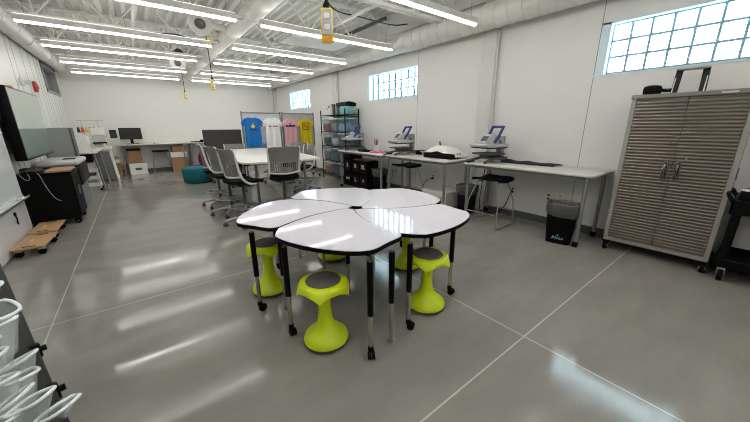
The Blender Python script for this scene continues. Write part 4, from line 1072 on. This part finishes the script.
for i, (nm, c) in enumerate((('black', (26, 26, 28)), ('red', (190, 44, 44)), ('yellow', (232, 196, 40)), ('green', (60, 120, 70)), ('dark', (60, 58, 60)))):
    o = G().cyl((-.40 + .085 * i, .1, 1.42), (-.40 + .085 * i, .1, 1.56), .038, .024, 14).build('thread_cone', mat('thread_' + nm, c, .7), t); o['label'] = '%s thread cone' % nm
g = G(); g.b2((-.2, -.22, .86), (.22, .32, .92), .01)
g.build('stand_top', LGREY, t, 0)
for sx in (-.17, .19):
    for sy in (-.2, .28): G().cyl((sx + .05 * (1 if sx > 0 else -1), sy, 0), (sx, sy, .86), .028, seg=10).build('stand_leg', WHITE, t)
G().b2((-.15, -.19, .03), (.20, .2, .84), .01).build('stand_cabinet', GREYF, t, 0)
G().b2((-.13, -.325, 1.10), (.19, -.3, 1.14), .004).build('needle_rail', BLACK, t, 0)

# ------------------------------------------------------------------ black bench at lower left with clear pouches
t = thing('black_bench', 'flat black bench top at the lower left with clamp knobs on its edge', 'bench', (-.52, 1.85, 0), math.atan2(.458, 1.544))
# local: +X is the edge toward the room, Y along the edge
G().b2((-.62, -1.5, .715), (.0, 1.05, .75), .004).build('bench_top', mat('bench_black', (40, 40, 41), .55, var=.08, ior=1.2), t, 0)
for y in (-1.3, .9):
    for x in (-.55, -.40): G().cyl((x, y, 0), (x, y, .715), .02, seg=12).build('leg', BLACKM, t)
for y in (-.30, -.62): 
    g = G(); g.b2((-.02, y - .014, .70), (.008, y + .014, .757), .004); g.cyl((.007, y, .73), (.022, y, .73), .011, seg=10); g.build('clamp_knob', BLACK, t)
RIM = mat('white_rim_plastic', (232, 236, 238), .25, var=.02)
def pouch(loc, rz, w, d, h, label, tilt=0):
    t = thing('clear_pouch', label, 'pouch', loc, rz, 'clear pouches with white rims')
    ring = [(-d, -w * .8, 0), (-d * .3, -w, 0), (d * .75, -w * .85, .0), (d, -w * .35, 0), (d, w * .35, 0), (d * .75, w * .85, 0), (-d * .3, w, 0), (-d, w * .8, 0)]
    ring = [(x, y, z + x * tilt) for x, y, z in ring]
    g = G(); g.tube(ring, .0048, 8, closed=True, smooth=1); g.build('rim', RIM, t, 70)
    P = [Vector(p) for p in ring]
    for _ in range(2):
        P = [q for i in range(len(P)) for q in (P[i] * .75 + P[(i + 1) % len(P)] * .25, P[i] * .25 + P[(i + 1) % len(P)] * .75)]
    n = len(P); g = G(); V = []
    for k in range(7):
        f = k / 6; sx = 1 - .6 * f ** .9
        V.append([g.bm.verts.new((p.x * sx * (1 + .05 * math.sin(i * 1.1 + 5 * f)) - .02 * f, p.y * sx * (1 + .05 * math.sin(i * .9 + 4 * f)), p.z * (1 - f) - h * f)) for i, p in enumerate(P)])
    for a, b in zip(V, V[1:]):
        for i in range(n): j = (i + 1) % n; g.bm.faces.new((a[i], a[j], b[j], b[i]))
    g.bm.faces.new(V[-1]); g.build('pouch_film', CLEAR, t, 80)
PCH = [(-.385, 1.25, 1.234, -30, 0), (-.40, 1.245, 1.125, -25, .1), (-.378, 1.25, 1.051, -38, -.25), (-.385, 1.23, 1.018, -45, .3), (-.415, 1.20, .982, -20, .35), (-.415, 1.18, .952, -25, .2),
       (-.365, 1.22, .893, -48, .5), (-.362, 1.19, .86, -50, .35), (-.372, 1.12, .838, -35, .6), (-.395, 1.12, .905, -30, .4), (-.315, 1.12, .768, -60, .75), (-.30, 1.06, .80, -60, .5), (-.39, 1.05, .835, -35, .4), (-.335, 1.05, .86, -45, .45)]
wd = ['topmost of the tower at the left frame edge', 'second from the tower top', 'thin pointed one in the upper tower', 'just under the thin pointed one', 'cut by the frame edge below the pointed pair', 'small loop cut by the frame edge, mid tower',
      'rounded, jutting over the black bench, upper of two', 'rounded, jutting over the black bench, lower of two', 'wide tilted loop in the lower tower', 'large loop at the left in the lower tower', 'lowest right, past the bench edge', 'steep narrow one at the bottom right', 'loop by the bottom left frame corner', 'loop in the lower middle of the tower']
for i, (x, y, z, rz, tl) in enumerate(PCH):
    x -= .018 if i < 9 else 0
    pouch((x, y, z), R(rz + (0, 18, -14, 9, -22)[i % 5]), .030 + .006 * (i % 3), .042 + .008 * (i % 2), max(.05, min(.15, z - .755)), 'clear pouch with white rim, %s' % wd[i], tl)

# ------------------------------------------------------------------ sky, camera, view
w = bpy.data.worlds.new('sky'); scn.world = w; w.use_nodes = True
bg = w.node_tree.nodes['Background']; bg.inputs[0].default_value = (.78, .93, 1.0, 1); bg.inputs[1].default_value = 14.0
f, pit, rol, yaw = 301.68, .275958, -.0069193, .6563219
cp, sp_ = math.cos(pit), math.sin(pit)
fw = Vector((math.sin(yaw) * cp, math.cos(yaw) * cp, -sp_)); rt = Vector((math.cos(yaw), -math.sin(yaw), 0)); up = rt.cross(fw)
c, s = math.cos(rol), math.sin(rol)
r2 = rt * c + up * s; u2 = -rt * s + up * c
cam = bpy.data.cameras.new('camera'); cam.sensor_width = 36; cam.lens = f / 750 * 36; cam.clip_start = .05
co = bpy.data.objects.new('camera', cam); COL.objects.link(co)
M = Matrix((r2, u2, -fw)).transposed().to_4x4(); M.translation = Vector((0, 0, 1.55)); co.matrix_world = M
scn.camera = co
vs = scn.view_settings; vs_ = None; vs.view_transform = 'Standard'; vs.look = 'None'; vs.gamma = 1; vs.use_curve_mapping = False; vs.exposure = 0.92
cy = scn.cycles; cy.use_denoising = True; cy.filter_width = 1.0; cy.sample_clamp_indirect = 6; cy.max_bounces = 10; cy.diffuse_bounces = 5; cy.glossy_bounces = 4; cy.transmission_bounces = 6; cy.transparent_max_bounces = 16; cy.caustics_reflective = False
